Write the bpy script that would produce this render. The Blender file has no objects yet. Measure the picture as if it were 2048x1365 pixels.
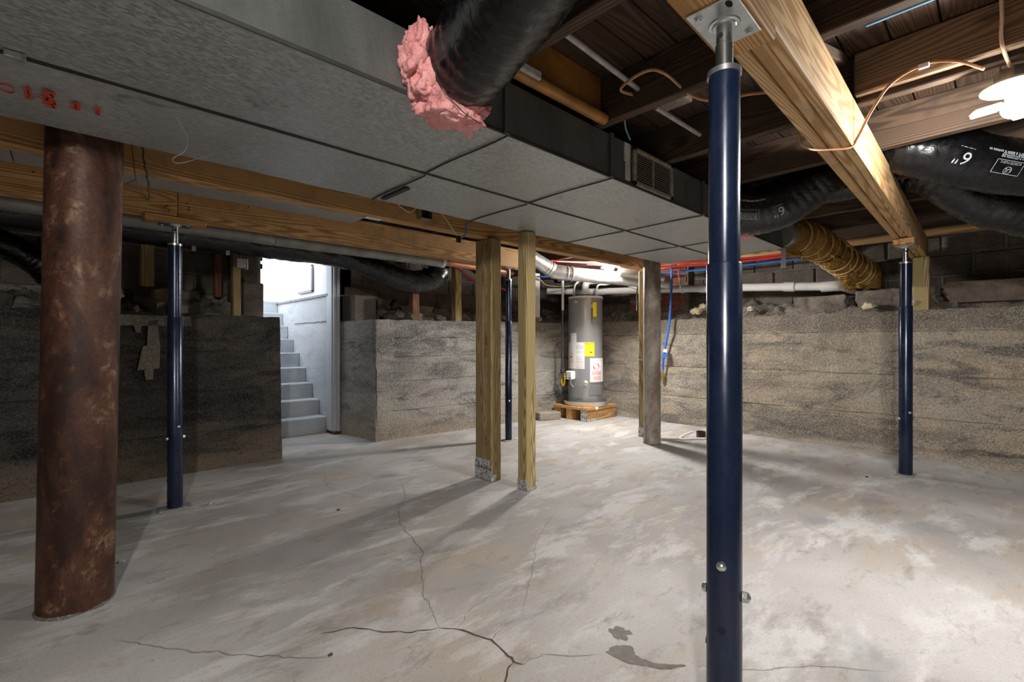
import bpy, math, random
from mathutils import Vector, Matrix, noise

# ------------------------------------------------------------------ camera, world, exposure
scene = bpy.context.scene
C = scene.collection
cam_data = bpy.data.cameras.new('camera')
cam_data.sensor_width = 36.0
cam_data.lens = 16.47
cam_data.clip_start = 0.02
cam = bpy.data.objects.new('camera', cam_data)
C.objects.link(cam)
cam.location = (0.0, 0.0, 1.0)
cam.rotation_euler = (math.radians(90), 0, math.radians(-43.25))
scene.camera = cam

world = bpy.data.worlds.new('overcast_sky')
scene.world = world
world.use_nodes = True
wb = world.node_tree.nodes['Background']
wb.inputs['Color'].default_value = (0.86, 0.92, 1.0, 1)
wb.inputs['Strength'].default_value = 4.8

scene.view_settings.view_transform = 'Standard'
scene.view_settings.look = 'None'
scene.view_settings.gamma = 1.0
scene.view_settings.use_curve_mapping = False
scene.view_settings.exposure = 0.15
LAMP_MAIN, LAMP_FAR, LAMP_REAR = 84.0, 152.0, 135.0     # watts of light from the three bulbs

scene.cycles.max_bounces = 5
scene.cycles.diffuse_bounces = 4
scene.cycles.glossy_bounces = 3
scene.cycles.use_adaptive_sampling = True
scene.cycles.adaptive_threshold = 0.08

rnd = random.Random(7)
R = math.radians
FWD = Vector((0.6852, 0.7284, 0.0))
RIGHT = Vector((0.7284, -0.6852, 0.0))

# ------------------------------------------------------------------ material helpers
class G:
    """small node-graph writer"""
    def __init__(self, name):
        self.m = bpy.data.materials.new(name)
        self.m.use_nodes = True
        self.t = self.m.node_tree
        self.b = self.t.nodes['Principled BSDF']
        self.tc = None
    def n(self, kind, **kw):
        nd = self.t.nodes.new(kind)
        for k, v in kw.items():
            setattr(nd, k, v)
        return nd
    def l(self, a, b):
        self.t.links.new(a, b)
    def val(self, sock, v):
        if hasattr(v, 'is_output'):
            self.l(v, sock)
        else:
            sock.default_value = v
    def vec(self, scale=(1, 1, 1), rot=(0, 0, 0), jitter=True):
        if self.tc is None:
            self.tc = self.n('ShaderNodeTexCoord')
            oi = self.n('ShaderNodeObjectInfo')
            mu = self.n('ShaderNodeMath', operation='MULTIPLY')
            self.l(oi.outputs['Random'], mu.inputs[0]); mu.inputs[1].default_value = 37.0
            add = self.n('ShaderNodeVectorMath', operation='ADD')
            self.l(self.tc.outputs['Object'], add.inputs[0]); self.l(mu.outputs[0], add.inputs[1])
            self.jit = add.outputs[0]
            self.rand = oi.outputs['Random']
        mp = self.n('ShaderNodeMapping')
        mp.inputs['Scale'].default_value = scale
        mp.inputs['Rotation'].default_value = rot
        self.l(self.jit if jitter else self.tc.outputs['Object'], mp.inputs['Vector'])
        return mp.outputs[0]
    def noise(self, scale, detail=4, rough=0.55, vec=None, dist=0.0):
        nd = self.n('ShaderNodeTexNoise')
        nd.inputs['Scale'].default_value = scale
        nd.inputs['Detail'].default_value = detail
        nd.inputs['Roughness'].default_value = rough
        nd.inputs['Distortion'].default_value = dist
        self.l(vec if vec is not None else self.vec(), nd.inputs['Vector'])
        return nd.outputs['Fac']
    def voro(self, scale, vec=None, out='Distance', feature='F1'):
        nd = self.n('ShaderNodeTexVoronoi', feature=feature)
        nd.inputs['Scale'].default_value = scale
        self.l(vec if vec is not None else self.vec(), nd.inputs['Vector'])
        return nd.outputs[out]
    def ramp(self, fac, stops):
        nd = self.n('ShaderNodeValToRGB')
        while len(nd.color_ramp.elements) < len(stops):
            nd.color_ramp.elements.new(0.5)
        for e, (p, c) in zip(nd.color_ramp.elements, stops):
            e.position = p
            e.color = (c, c, c, 1) if not hasattr(c, '__len__') else (c[0], c[1], c[2], 1)
        self.l(fac, nd.inputs['Fac'])
        return nd.outputs['Color']
    def mix(self, fac, a, b, mode='MIX'):
        nd = self.n('ShaderNodeMixRGB', blend_type=mode)
        self.val(nd.inputs['Fac'], fac)
        for i, v in ((1, a), (2, b)):
            if hasattr(v, 'is_output'):
                self.l(v, nd.inputs[i])
            else:
                nd.inputs[i].default_value = (v[0], v[1], v[2], 1)
        return nd.outputs['Color']
    def math(self, op, a, b=0.0):
        nd = self.n('ShaderNodeMath', operation=op)
        self.val(nd.inputs[0], a); self.val(nd.inputs[1], b)
        return nd.outputs[0]
    def bump(self, h, strength=0.4, dist=0.01):
        nd = self.n('ShaderNodeBump')
        nd.inputs['Strength'].default_value = strength
        nd.inputs['Distance'].default_value = dist
        self.l(h, nd.inputs['Height'])
        self.l(nd.outputs[0], self.b.inputs['Normal'])
    def done(self, color=None, rough=0.7, metal=0.0, spec=0.5):
        if color is not None:
            if hasattr(color, 'is_output'):
                self.l(color, self.b.inputs['Base Color'])
            else:
                self.b.inputs['Base Color'].default_value = (color[0], color[1], color[2], 1)
        self.val(self.b.inputs['Roughness'], rough)
        self.val(self.b.inputs['Metallic'], metal)
        self.b.inputs['Specular IOR Level'].default_value = spec
        return self.m

def plain(name, col, rough=0.5, metal=0.0, var=0.12, scale=30, bump=0.0, spec=0.5):
    g = G(name)
    f = g.noise(scale, 2)
    c = g.mix(g.ramp(f, [(0.3, 0.0), (0.7, 1.0)]), [x * (1 - var) for x in col], [min(1, x * (1 + var)) for x in col])
    if bump:
        g.bump(f, bump, 0.004)
    return g.done(c, rough, metal, spec)

def wood(name, light, dark, axis=0, rough=0.65, ring=9.0, dirt=None, dirt_amt=0.5, gray=0.0):
    """long grain along local axis"""
    g = G(name)
    s = [ring, ring, ring]; s[axis] = ring * 0.06
    warp = g.noise(1.6, 2, 0.5, g.vec(tuple(x * 0.35 for x in s)), 0.0)
    v = g.vec(tuple(s))
    add = g.n('ShaderNodeVectorMath', operation='ADD')
    sc = g.n('ShaderNodeVectorMath', operation='SCALE'); sc.inputs['Scale'].default_value = 3.2
    cmb = g.n('ShaderNodeCombineXYZ')
    for i in range(3):
        g.l(warp, cmb.inputs[i])
    g.l(cmb.outputs[0], sc.inputs[0]); g.l(v, add.inputs[0]); g.l(sc.outputs[0], add.inputs[1])
    wv = g.n('ShaderNodeTexWave', wave_type='RINGS', rings_direction='XYZ'[axis] if False else 'SPHERICAL')
    wv.inputs['Scale'].default_value = 2.6; wv.inputs['Distortion'].default_value = 2.2; wv.inputs['Detail'].default_value = 3.0
    g.l(add.outputs[0], wv.inputs['Vector'])
    fs = [160.0] * 3; fs[axis] = 4.0
    fine = g.noise(1.0, 2, 0.6, g.vec(tuple(fs)))
    f = g.math('ADD', g.math('MULTIPLY', wv.outputs['Fac'], 0.65), g.math('MULTIPLY', fine, 0.35))
    c = g.mix(g.ramp(f, [(0.28, 0.0), (0.46, 0.25), (0.72, 1.0)]), light, dark)
    ks = [5.0] * 3; ks[axis] = 1.6
    kn = g.voro(1.0, g.vec(tuple(ks)))
    c = g.mix(g.ramp(kn, [(0.0, 0.85), (0.045, 0.7), (0.09, 0.0)]), c, [x * 0.35 for x in dark])
    blot = g.ramp(g.noise(1.7, 2, 0.6), [(0.42, 0.0), (0.75, 1.0)])
    c = g.mix(g.math('MULTIPLY', blot, 0.35), c, [x * 0.55 for x in light])
    if dirt:
        dm = g.ramp(g.noise(4.5, 4, 0.7), [(0.5, 0.0), (0.68, 1.0)])
        c = g.mix(g.math('MULTIPLY', dm, dirt_amt), c, dirt)
    g.bump(fine, 0.2, 0.002)
    return g.done(c, rough, 0.0, 0.3)

def concrete(name, c1, c2, c3, speck=0.5, band=True, pit=0.6, tan=None, gscale=1.0, low=None, grain=0.55, top=None):
    """cast concrete: stretched stains, smudges, sandy grain, air holes; low = salts risen from the floor"""
    g = G(name)
    st = (0.75, 0.75, 2.6) if band else (1, 1, 1)
    big = g.noise(1.1 * gscale, 4, 0.62, g.vec(st, jitter=False), 0.5)
    mid = g.noise(2.3 * gscale, 5, 0.68, g.vec(st, jitter=False), 0.9)
    fine = g.noise(75, 2, 0.7, g.vec(jitter=False))
    sand = g.noise(210, 1, 0.6, g.vec(jitter=False))
    c = g.mix(g.ramp(big, [(0.40, 0.0), (0.58, 1.0)]), c1, c2)
    if tan:
        t = g.noise(1.7 * gscale, 4, 0.65, g.vec((0.7, 0.7, 1.9), (0.0, 0.0, 0.4), jitter=False), 0.8)
        c = g.mix(g.ramp(t, [(0.46, 0.0), (0.60, 0.9)]), c, tan)
    c = g.mix(g.ramp(mid, [(0.51, 0.0), (0.63, 0.85)]), c, c3)
    if low:
        sep = g.n('ShaderNodeSeparateXYZ'); g.l(g.vec(jitter=False), sep.inputs[0])
        zz = g.math('ADD', sep.outputs['Z'], g.math('MULTIPLY', mid, 0.55))
        c = g.mix(g.ramp(zz, [(0.28, 0.85), (0.62, 0.0)]), c, low)
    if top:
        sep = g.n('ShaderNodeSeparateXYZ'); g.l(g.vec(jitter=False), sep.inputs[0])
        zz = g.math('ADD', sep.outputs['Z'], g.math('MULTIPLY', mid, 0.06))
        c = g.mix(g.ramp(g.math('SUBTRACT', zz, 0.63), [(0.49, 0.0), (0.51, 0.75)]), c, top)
    gr = g.math('ADD', g.math('MULTIPLY', fine, 0.5), g.math('MULTIPLY', sand, 0.5))
    c = g.mix(g.ramp(gr, [(0.36, grain), (0.50, 0.0)]), c, [x * 0.30 for x in c1])
    c = g.mix(g.ramp(gr, [(0.52, 0.0), (0.64, grain)]), c, [min(1, x * 1.75) for x in c2])
    pn = g.ramp(g.noise(2.2, 2), [(0.45, 0.0), (0.6, 1.0)])
    pm = g.math('MULTIPLY', g.ramp(g.voro(26, g.vec(jitter=False)), [(0.09, 1.0), (0.17, 0.0)]), pn)
    c = g.mix(g.math('MULTIPLY', pm, speck), c, [x * 0.2 for x in c1])
    g.bump(g.noise(48, 3, 0.75, g.vec(jitter=False)), pit, 0.016)
    return g.done(c, 0.92, 0.0, 0.15)

M = {}
def make_materials():
    # floor: trowelled slab, mottled grey and tan
    g = G('slab_concrete')
    v = g.vec((1, 1, 1), jitter=False)
    big = g.noise(0.7, 3, 0.62, v, 0.4)
    mid = g.noise(2.2, 5, 0.68, g.vec((0.75, 1.9, 1), (0, 0, R(28)), jitter=False), 0.35)
    tan = g.noise(1.3, 4, 0.66, g.vec((0.7, 1.7, 1), (0, 0, R(42)), jitter=False), 0.3)
    smr = g.noise(4.6, 7, 0.76, g.vec((0.75, 1.6, 1), (0, 0, R(50)), jitter=False), 0.35)
    blu = g.noise(1.9, 4, 0.66, g.vec((0.9, 1.4, 1), (0, 0, R(-20)), jitter=False), 0.4)
    fine = g.noise(85, 3, 0.7, v)
    sand = g.noise(260, 1, 0.6, v)
    c = g.mix(g.ramp(big, [(0.42, 0.0), (0.58, 1.0)]), (0.345, 0.325, 0.31), (0.46, 0.445, 0.435))
    c = g.mix(g.ramp(tan, [(0.50, 0.0), (0.62, 0.8)]), c, (0.41, 0.345, 0.285))
    c = g.mix(g.ramp(mid, [(0.51, 0.0), (0.61, 0.8)]), c, (0.56, 0.55, 0.54))
    c = g.mix(g.ramp(blu, [(0.58, 0.0), (0.68, 0.7)]), c, (0.255, 0.255, 0.275))
    c = g.mix(g.ramp(smr, [(0.33, 0.75), (0.45, 0.0)]), c, (0.25, 0.225, 0.20))
    c = g.mix(g.ramp(smr, [(0.60, 0.0), (0.74, 0.7)]), c, (0.62, 0.60, 0.575))
    gr = g.math('ADD', g.math('MULTIPLY', fine, 0.5), g.math('MULTIPLY', sand, 0.5))
    c = g.mix(g.ramp(gr, [(0.35, 0.5), (0.47, 0.0)]), c, (0.19, 0.165, 0.14))
    dots = g.ramp(g.voro(6.0, v), [(0.0, 1.0), (0.022, 0.8), (0.034, 0.0)])
    c = g.mix(g.math('MULTIPLY', dots, 0.75), c, (0.13, 0.10, 0.085))
    g.bump(g.noise(30, 3, 0.75, v), 0.2, 0.008)
    M['floor'] = g.done(c, g.ramp(mid, [(0.3, 0.62), (0.7, 0.85)]), 0.0, 0.3)

    M['wall_dark'] = concrete('dark_poured_concrete', (0.026, 0.024, 0.023), (0.055, 0.050, 0.046), (0.017, 0.0165, 0.017), tan=(0.085, 0.073, 0.06), low=(0.20, 0.16, 0.115), grain=0.75)
    M['wall_mid'] = concrete('grey_poured_concrete', (0.15, 0.143, 0.135), (0.36, 0.345, 0.32), (0.095, 0.092, 0.09), tan=(0.33, 0.31, 0.28), low=(0.38, 0.315, 0.24), pit=0.7)
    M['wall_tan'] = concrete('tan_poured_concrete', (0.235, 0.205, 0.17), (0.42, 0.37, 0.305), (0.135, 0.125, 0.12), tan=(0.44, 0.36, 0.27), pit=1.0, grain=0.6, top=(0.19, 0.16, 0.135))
    M['wall_plain'] = concrete('plain_concrete', (0.12, 0.115, 0.11), (0.22, 0.21, 0.19), (0.09, 0.085, 0.08))
    M['mortar'] = concrete('old_mortar', (0.20, 0.175, 0.15), (0.32, 0.285, 0.25), (0.12, 0.10, 0.09), pit=1.0)
    M['dirt'] = concrete('crumbled_mortar_and_dirt', (0.15, 0.125, 0.105), (0.36, 0.32, 0.275), (0.08, 0.068, 0.058), pit=1.3, band=False, gscale=3)
    M['paint_concrete'] = concrete('pale_painted_concrete', (0.44, 0.455, 0.48), (0.52, 0.535, 0.56), (0.40, 0.415, 0.44), speck=0.75, pit=0.3, grain=0.12)
    M['step_paint'] = concrete('grey_painted_step', (0.40, 0.43, 0.45), (0.47, 0.50, 0.52), (0.36, 0.385, 0.40), speck=0.75, pit=0.25, grain=0.12)
    g = G('old_block')
    n1 = g.noise(7, 6, 0.65); n2 = g.noise(60, 4, 0.7)
    c = g.mix(g.ramp(n1, [(0.35, 0.0), (0.7, 1.0)]), (0.085, 0.07, 0.06), (0.20, 0.17, 0.145))
    c = g.mix(g.ramp(g.rand, [(0.0, 0.0), (1.0, 0.45)]), c, (0.27, 0.235, 0.20))
    c = g.mix(g.ramp(n2, [(0.3, 0.6), (0.5, 0.0)]), c, (0.03, 0.025, 0.02))
    g.bump(n2, 0.6, 0.01)
    M['block'] = g.done(c, 0.95, 0, 0.1)
    g = G('red_brick')
    n1 = g.noise(25, 5, 0.65)
    c = g.mix(n1, (0.20, 0.055, 0.035), (0.36, 0.12, 0.08))
    c = g.mix(g.ramp(g.noise(9, 4), [(0.55, 0.0), (0.75, 0.7)]), c, (0.42, 0.38, 0.34))
    g.bump(n1, 0.6, 0.008)
    M['brick'] = g.done(c, 0.9, 0, 0.15)
    g = G('field_stone')
    n1 = g.noise(12, 6, 0.65)
    c = g.mix(g.ramp(n1, [(0.35, 0.0), (0.7, 1.0)]), (0.13, 0.11, 0.092), (0.33, 0.29, 0.245))
    c = g.mix(g.ramp(g.rand, [(0.2, 0.0), (1.0, 0.6)]), c, (0.14, 0.10, 0.075))
    g.bump(g.noise(25, 3, 0.7), 0.7, 0.015)
    M['stone'] = g.done(c, 0.93, 0, 0.12)
    M['foam'] = plain('cream_expanding_foam', (0.62, 0.53, 0.36), 0.7, 0, 0.15, 22, 0.4)

    M['joist'] = wood('aged_joist_wood', (0.105, 0.068, 0.044), (0.05, 0.031, 0.02), 1, 0.8, 8, (0.035, 0.025, 0.018), 0.6)
    M['plank'] = wood('aged_subfloor_wood', (0.08, 0.046, 0.027), (0.038, 0.022, 0.014), 0, 0.85, 8, (0.03, 0.02, 0.014), 0.6)
    M['sister'] = wood('brown_sister_board_wood', (0.26, 0.17, 0.105), (0.14, 0.088, 0.053), 1, 0.75, 8, (0.10, 0.065, 0.045), 0.4)
    M['beam'] = wood('new_pine_beam', (0.64, 0.385, 0.165), (0.37, 0.18, 0.06), 0, 0.6, 8, (0.17, 0.10, 0.05), 0.45)
    M['beam_pale'] = wood('pale_pine_beam', (0.68, 0.46, 0.235), (0.42, 0.235, 0.095), 0, 0.6, 8, (0.17, 0.11, 0.06), 0.4)
    M['beam_y'] = wood('new_pine_ledger', (0.58, 0.37, 0.175), (0.36, 0.19, 0.075), 1, 0.6, 8)
    M['post'] = wood('treated_post_wood', (0.40, 0.30, 0.15), (0.22, 0.145, 0.055), 2, 0.65, 9, (0.15, 0.12, 0.07), 0.4)
    M['post_new'] = wood('pale_treated_post_wood', (0.56, 0.45, 0.23), (0.30, 0.21, 0.08), 2, 0.65, 9)
    M['post_old'] = wood('reddish_old_post_wood', (0.22, 0.10, 0.06), (0.12, 0.05, 0.032), 2, 0.7, 9)
    M['nailed'] = wood('splintered_inner_ply', (0.55, 0.42, 0.25), (0.30, 0.17, 0.10), 2, 0.8, 30, (0.16, 0.035, 0.02), 0.95)
    g = G('orange_fibreboard')
    n1 = g.noise(55, 5, 0.7); n2 = g.noise(3.5, 4, 0.6)
    c = g.mix(n1, (0.24, 0.095, 0.018), (0.44, 0.20, 0.045))
    c = g.mix(g.ramp(n2, [(0.4, 0.0), (0.7, 0.85)]), c, (0.09, 0.035, 0.012))
    g.bump(n1, 0.5, 0.006)
    M['fibreboard'] = g.done(c, 0.85, 0, 0.2)
    M['orange_trim'] = plain('orange_varnished_trim', (0.38, 0.18, 0.04), 0.35, 0, 0.3, 14)

    # galvanised sheet with spangle
    g = G('galvanised_sheet')
    v = g.vec((75, 150, 150), (0, 0, 0.5))
    sp = g.voro(1.0, v, 'Color')
    bw = g.n('ShaderNodeRGBToBW'); g.l(sp, bw.inputs[0])
    cloud = g.noise(1.6, 5, 0.6)
    c = g.mix(bw.outputs[0], (0.26, 0.275, 0.275), (0.52, 0.54, 0.535))
    c = g.mix(g.ramp(cloud, [(0.45, 0.0), (0.75, 0.6)]), c, (0.47, 0.475, 0.45))
    c = g.mix(g.ramp(g.noise(5, 6, 0.7, None, 0.8), [(0.62, 0.0), (0.75, 0.8)]), c, (0.12, 0.115, 0.10))
    M['galv'] = g.done(c, g.ramp(bw.outputs[0], [(0.0, 0.34), (1.0, 0.58)]), 0.35)
    g = G('shaded_galvanised_side')  # duct sides: shade is put into this darker copy of the sheet colour
    n1 = g.noise(4, 6, 0.7, g.vec((1, 1, 0.35)), 0.5); n2 = g.noise(220, 2)
    c = g.mix(g.ramp(n1, [(0.3, 0.0), (0.75, 1.0)]), (0.08, 0.088, 0.084), (0.21, 0.222, 0.214))
    c = g.mix(g.ramp(n2, [(0.4, 0.3), (0.6, 0.0)]), c, (0.08, 0.08, 0.08))
    M['galv_side'] = g.done(c, 0.5, 0.5)
    M['seam'] = plain('dark_sheet_seam', (0.05, 0.05, 0.048), 0.6, 0.4)
    M['pipe_galv'] = plain('bright_galvanised_pipe', (0.62, 0.63, 0.63), 0.32, 0.85, 0.18, 12)
    M['pipe_grey'] = plain('dull_grey_pipe', (0.30, 0.30, 0.28), 0.5, 0.45, 0.25, 9)
    M['zinc'] = plain('zinc_plated_steel', (0.60, 0.63, 0.64), 0.28, 0.9, 0.15, 18)
    M['dusty_plate'] = plain('dusty_steel_plate', (0.30, 0.29, 0.285), 0.6, 0.2, 0.3, 30)
    M['steel'] = plain('threaded_steel', (0.42, 0.45, 0.46), 0.25, 0.95, 0.1, 20)
    M['hole'] = plain('dark_hole', (0.006, 0.006, 0.008), 0.9)
    g = G('navy_painted_steel')
    n1 = g.noise(14, 6, 0.7, g.vec((1, 1, 0.4)), 0.6)
    c = g.mix(g.ramp(n1, [(0.4, 0.0), (0.75, 1.0)]), (0.007, 0.014, 0.040), (0.013, 0.025, 0.058))
    c = g.mix(g.ramp(g.noise(120, 4, 0.7, g.vec((1, 1, 0.15))), [(0.72, 0.0), (0.80, 0.5)]), c, (0.30, 0.32, 0.36))
    M['navy'] = g.done(c, g.ramp(n1, [(0.3, 0.16), (0.8, 0.36)]), 0.25, 0.6)
    # rust
    def rust(name, c1, c2, c3, pale, pl):
        g = G(name)
        n1 = g.noise(3.2, 6, 0.65, g.vec((1.6, 1.6, 0.75)), 0.5); n2 = g.noise(16, 7, 0.75, None, 0.4); n3 = g.noise(90, 4, 0.7)
        c = g.mix(g.ramp(n1, [(0.40, 0.0), (0.56, 1.0)]), c1, c2)
        c = g.mix(g.ramp(n2, [(0.55, 0.0), (0.72, 0.75)]), c, c3)
        pm = g.math('MULTIPLY', g.ramp(n1, [(0.52, 0.0), (0.62, 1.0)]), g.ramp(n2, [(0.48, 0.0), (0.60, 1.0)]))
        c = g.mix(g.math('MULTIPLY', pm, pl), c, pale)
        c = g.mix(g.ramp(n3, [(0.3, 0.6), (0.5, 0.0)]), c, [x * 0.5 for x in c1])
        g.bump(n3, 0.3, 0.004)
        return g.done(c, g.ramp(n2, [(0.35, 0.42), (0.7, 0.75)]), 0.15, 0.35)
    M['rust'] = rust('rusted_steel', (0.030, 0.0125, 0.009), (0.088, 0.037, 0.022), (0.20, 0.085, 0.03), (0.36, 0.26, 0.18), 0.75)
    M['rust_pale'] = rust('whitewashed_rusty_steel', (0.20, 0.15, 0.12), (0.40, 0.35, 0.30), (0.46, 0.42, 0.38), (0.55, 0.52, 0.48), 0.8)
    # black polythene film
    def film(name, col, rough):
        g = G(name)
        n1 = g.noise(1.0, 3, 0.55, g.vec((11, 11, 17)), 3.0)
        n2 = g.noise(1.0, 2, 0.5, g.vec((34, 34, 50)), 3.5)
        g.bump(n1, 0.22, 0.012)
        c = g.mix(n1, [x * 0.6 for x in col], [x * 1.3 for x in col])
        return g.done(c, g.ramp(n1, [(0.3, rough), (0.7, rough + 0.18)]), 0.0, 0.6)
    M['film'] = film('black_polythene', (0.0045, 0.0045, 0.0055), 0.2)
    def fluff(name, a, b, d):
        g = G(name)
        n1 = g.noise(9, 6, 0.7, None, 1.0); n2 = g.noise(130, 4, 0.75)
        c = g.mix(g.ramp(n1, [(0.3, 0.0), (0.7, 1.0)]), a, b)
        c = g.mix(g.ramp(n2, [(0.3, 0.6), (0.5, 0.0)]), c, d)
        g.bump(g.noise(60, 3, 0.7), 0.7, 0.01)
        return g.done(c, 0.95, 0, 0.1)
    M['pink'] = fluff('pink_glass_wool', (0.62, 0.23, 0.23), (0.85, 0.46, 0.45), (0.45, 0.13, 0.14))
    M['amber'] = fluff('amber_glass_wool', (0.15, 0.07, 0.018), (0.42, 0.24, 0.07), (0.08, 0.04, 0.015))
    M['amber_strip'] = fluff('torn_pale_wool', (0.55, 0.37, 0.14), (0.75, 0.56, 0.26), (0.32, 0.19, 0.06))
    M['pvc'] = plain('white_pvc', (0.78, 0.77, 0.74), 0.35, 0, 0.06, 8)
    M['white'] = plain('white_enamel', (0.80, 0.80, 0.80), 0.4, 0, 0.03)
    M['white_wall'] = plain('white_painted_siding', (0.62, 0.63, 0.65), 0.6, 0, 0.03, 4)
    M['frame_paint'] = plain('pale_grey_door_frame', (0.50, 0.53, 0.56), 0.5, 0, 0.06, 5)
    M['frame_dark'] = plain('weathered_grey_frame', (0.20, 0.20, 0.195), 0.6, 0, 0.2, 10)
    M['tank'] = plain('grey_enamelled_tank', (0.33, 0.335, 0.345), 0.32, 0.25, 0.05, 3)
    M['tank_dark'] = plain('dark_grey_cover', (0.22, 0.225, 0.235), 0.4, 0.2, 0.05, 6)
    M['aluminium'] = plain('brushed_aluminium', (0.72, 0.71, 0.69), 0.35, 0.8, 0.1, 20)
    M['paper'] = plain('white_label_paper', (0.80, 0.80, 0.79), 0.6, 0, 0.02)
    M['yellow'] = plain('yellow_label', (0.90, 0.74, 0.02), 0.5, 0, 0.03)
    M['yellow_hose'] = plain('yellow_gas_connector', (0.85, 0.60, 0.02), 0.35, 0, 0.08)
    M['ink'] = plain('black_ink', (0.03, 0.03, 0.035), 0.7)
    M['grey_ink'] = plain('grey_ink', (0.36, 0.36, 0.37), 0.7)
    M['red_ink'] = plain('red_ink', (0.72, 0.06, 0.05), 0.6)
    M['duct_red'] = plain('red_stencil_ink', (0.66, 0.045, 0.012), 0.6, 0, 0.3, 90)
    M['film_ink'] = plain('silver_print', (0.45, 0.49, 0.54), 0.5)
    M['blue_pex'] = plain('blue_pex', (0.03, 0.14, 0.52), 0.35)
    M['red_pex'] = plain('red_pex', (0.55, 0.03, 0.03), 0.35)
    M['brass'] = plain('brass', (0.60, 0.40, 0.14), 0.35, 0.9)
    M['romex'] = plain('copper_toned_cable', (0.56, 0.30, 0.16), 0.45, 0, 0.15)
    M['romex_pale'] = plain('pale_tan_cable', (0.70, 0.50, 0.34), 0.5, 0, 0.12)
    M['cream_cable'] = plain('cream_cable', (0.66, 0.56, 0.34), 0.5)
    M['black_cable'] = plain('black_cable', (0.015, 0.014, 0.013), 0.6)
    M['grey_plastic'] = plain('light_grey_plastic', (0.55, 0.55, 0.57), 0.35, 0, 0.15)
    M['clear_tube'] = plain('hazy_plastic_tube', (0.42, 0.40, 0.40), 0.2, 0, 0.2)
    M['light_blue'] = plain('light_blue_plastic', (0.16, 0.30, 0.46), 0.4)
    M['porcelain'] = plain('cream_porcelain', (0.70, 0.66, 0.56), 0.35, 0, 0.05)
    M['old_metal'] = plain('old_grille_paint', (0.30, 0.26, 0.20), 0.6, 0.2, 0.35, 40)
    M['copper'] = plain('tarnished_copper', (0.34, 0.13, 0.07), 0.45, 0.5, 0.25)
    M['black_iron'] = plain('black_iron_pipe', (0.09, 0.075, 0.065), 0.5, 0.5)
    M['crack'] = plain('dark_crack_grit', (0.075, 0.055, 0.04), 0.95)  # dark brown grit colour for the wider cracks and one flake
    M['hair_crack'] = plain('fine_crack_grit', (0.23, 0.19, 0.155), 0.95)
    M['wet'] = plain('damp_concrete', (0.105, 0.088, 0.074), 0.55, 0, 0.3, 40)
    g = G('pale_scuff')
    g.l(g.math('MULTIPLY', g.ramp(g.noise(16, 6, 0.75, g.vec((0.5, 2, 1), (0, 0, R(-20)), jitter=False), 0.5), [(0.42, 0.0), (0.62, 1.0)]), 0.5), g.b.inputs['Alpha'])
    M['scuff'] = g.done((0.62, 0.60, 0.57), 0.95)
    M['patch'] = concrete('pale_mortar_patch', (0.14, 0.12, 0.098), (0.20, 0.175, 0.145), (0.10, 0.085, 0.07), band=False)
    M['dust'] = plain('white_cement_dust', (0.50, 0.48, 0.46), 0.95, 0, 0.2, 30)
    g = G('thin_cement_dust')
    g.l(g.math('MULTIPLY', g.ramp(g.noise(14, 6, 0.75, g.vec(jitter=False), 0.5), [(0.4, 0.0), (0.62, 1.0)]), 0.6), g.b.inputs['Alpha'])
    M['thin_dust'] = g.done((0.62, 0.60, 0.58), 0.95)
    g = G('printed_end_tag')
    n1 = g.noise(1.0, 3, 0.6, g.vec((70, 70, 26), (0.5, 0.3, 0)), 1.5)
    c = g.mix(g.ramp(n1, [(0.53, 0.0), (0.57, 1.0)]), (0.62, 0.61, 0.60), (0.05, 0.05, 0.05))
    M['end_tag'] = g.done(c, 0.5, 0.1)
    g = G('outdoor_paving')
    M['paving'] = g.done(g.mix(g.noise(6, 5), (0.45, 0.46, 0.47), (0.58, 0.59, 0.60)), 0.9)
    M['glass_grey'] = plain('pale_window_glass', (0.50, 0.53, 0.55), 0.15)
    g = G('hazy_clear_plastic')
    g.b.inputs['Alpha'].default_value = 1.0
    M['bag'] = g.done((0.74, 0.75, 0.77), 0.18)
    M['tape'] = plain('silver_tape', (0.5, 0.5, 0.5), 0.3, 0.7)
make_materials()

def emissive(name, col, strength):
    m = bpy.data.materials.new(name)
    m.use_nodes = True
    b = m.node_tree.nodes['Principled BSDF']
    b.inputs['Base Color'].default_value = (0.9, 0.9, 0.9, 1)
    b.inputs['Emission Color'].default_value = (*col, 1)
    b.inputs['Emission Strength'].default_value = strength
    return m

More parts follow.
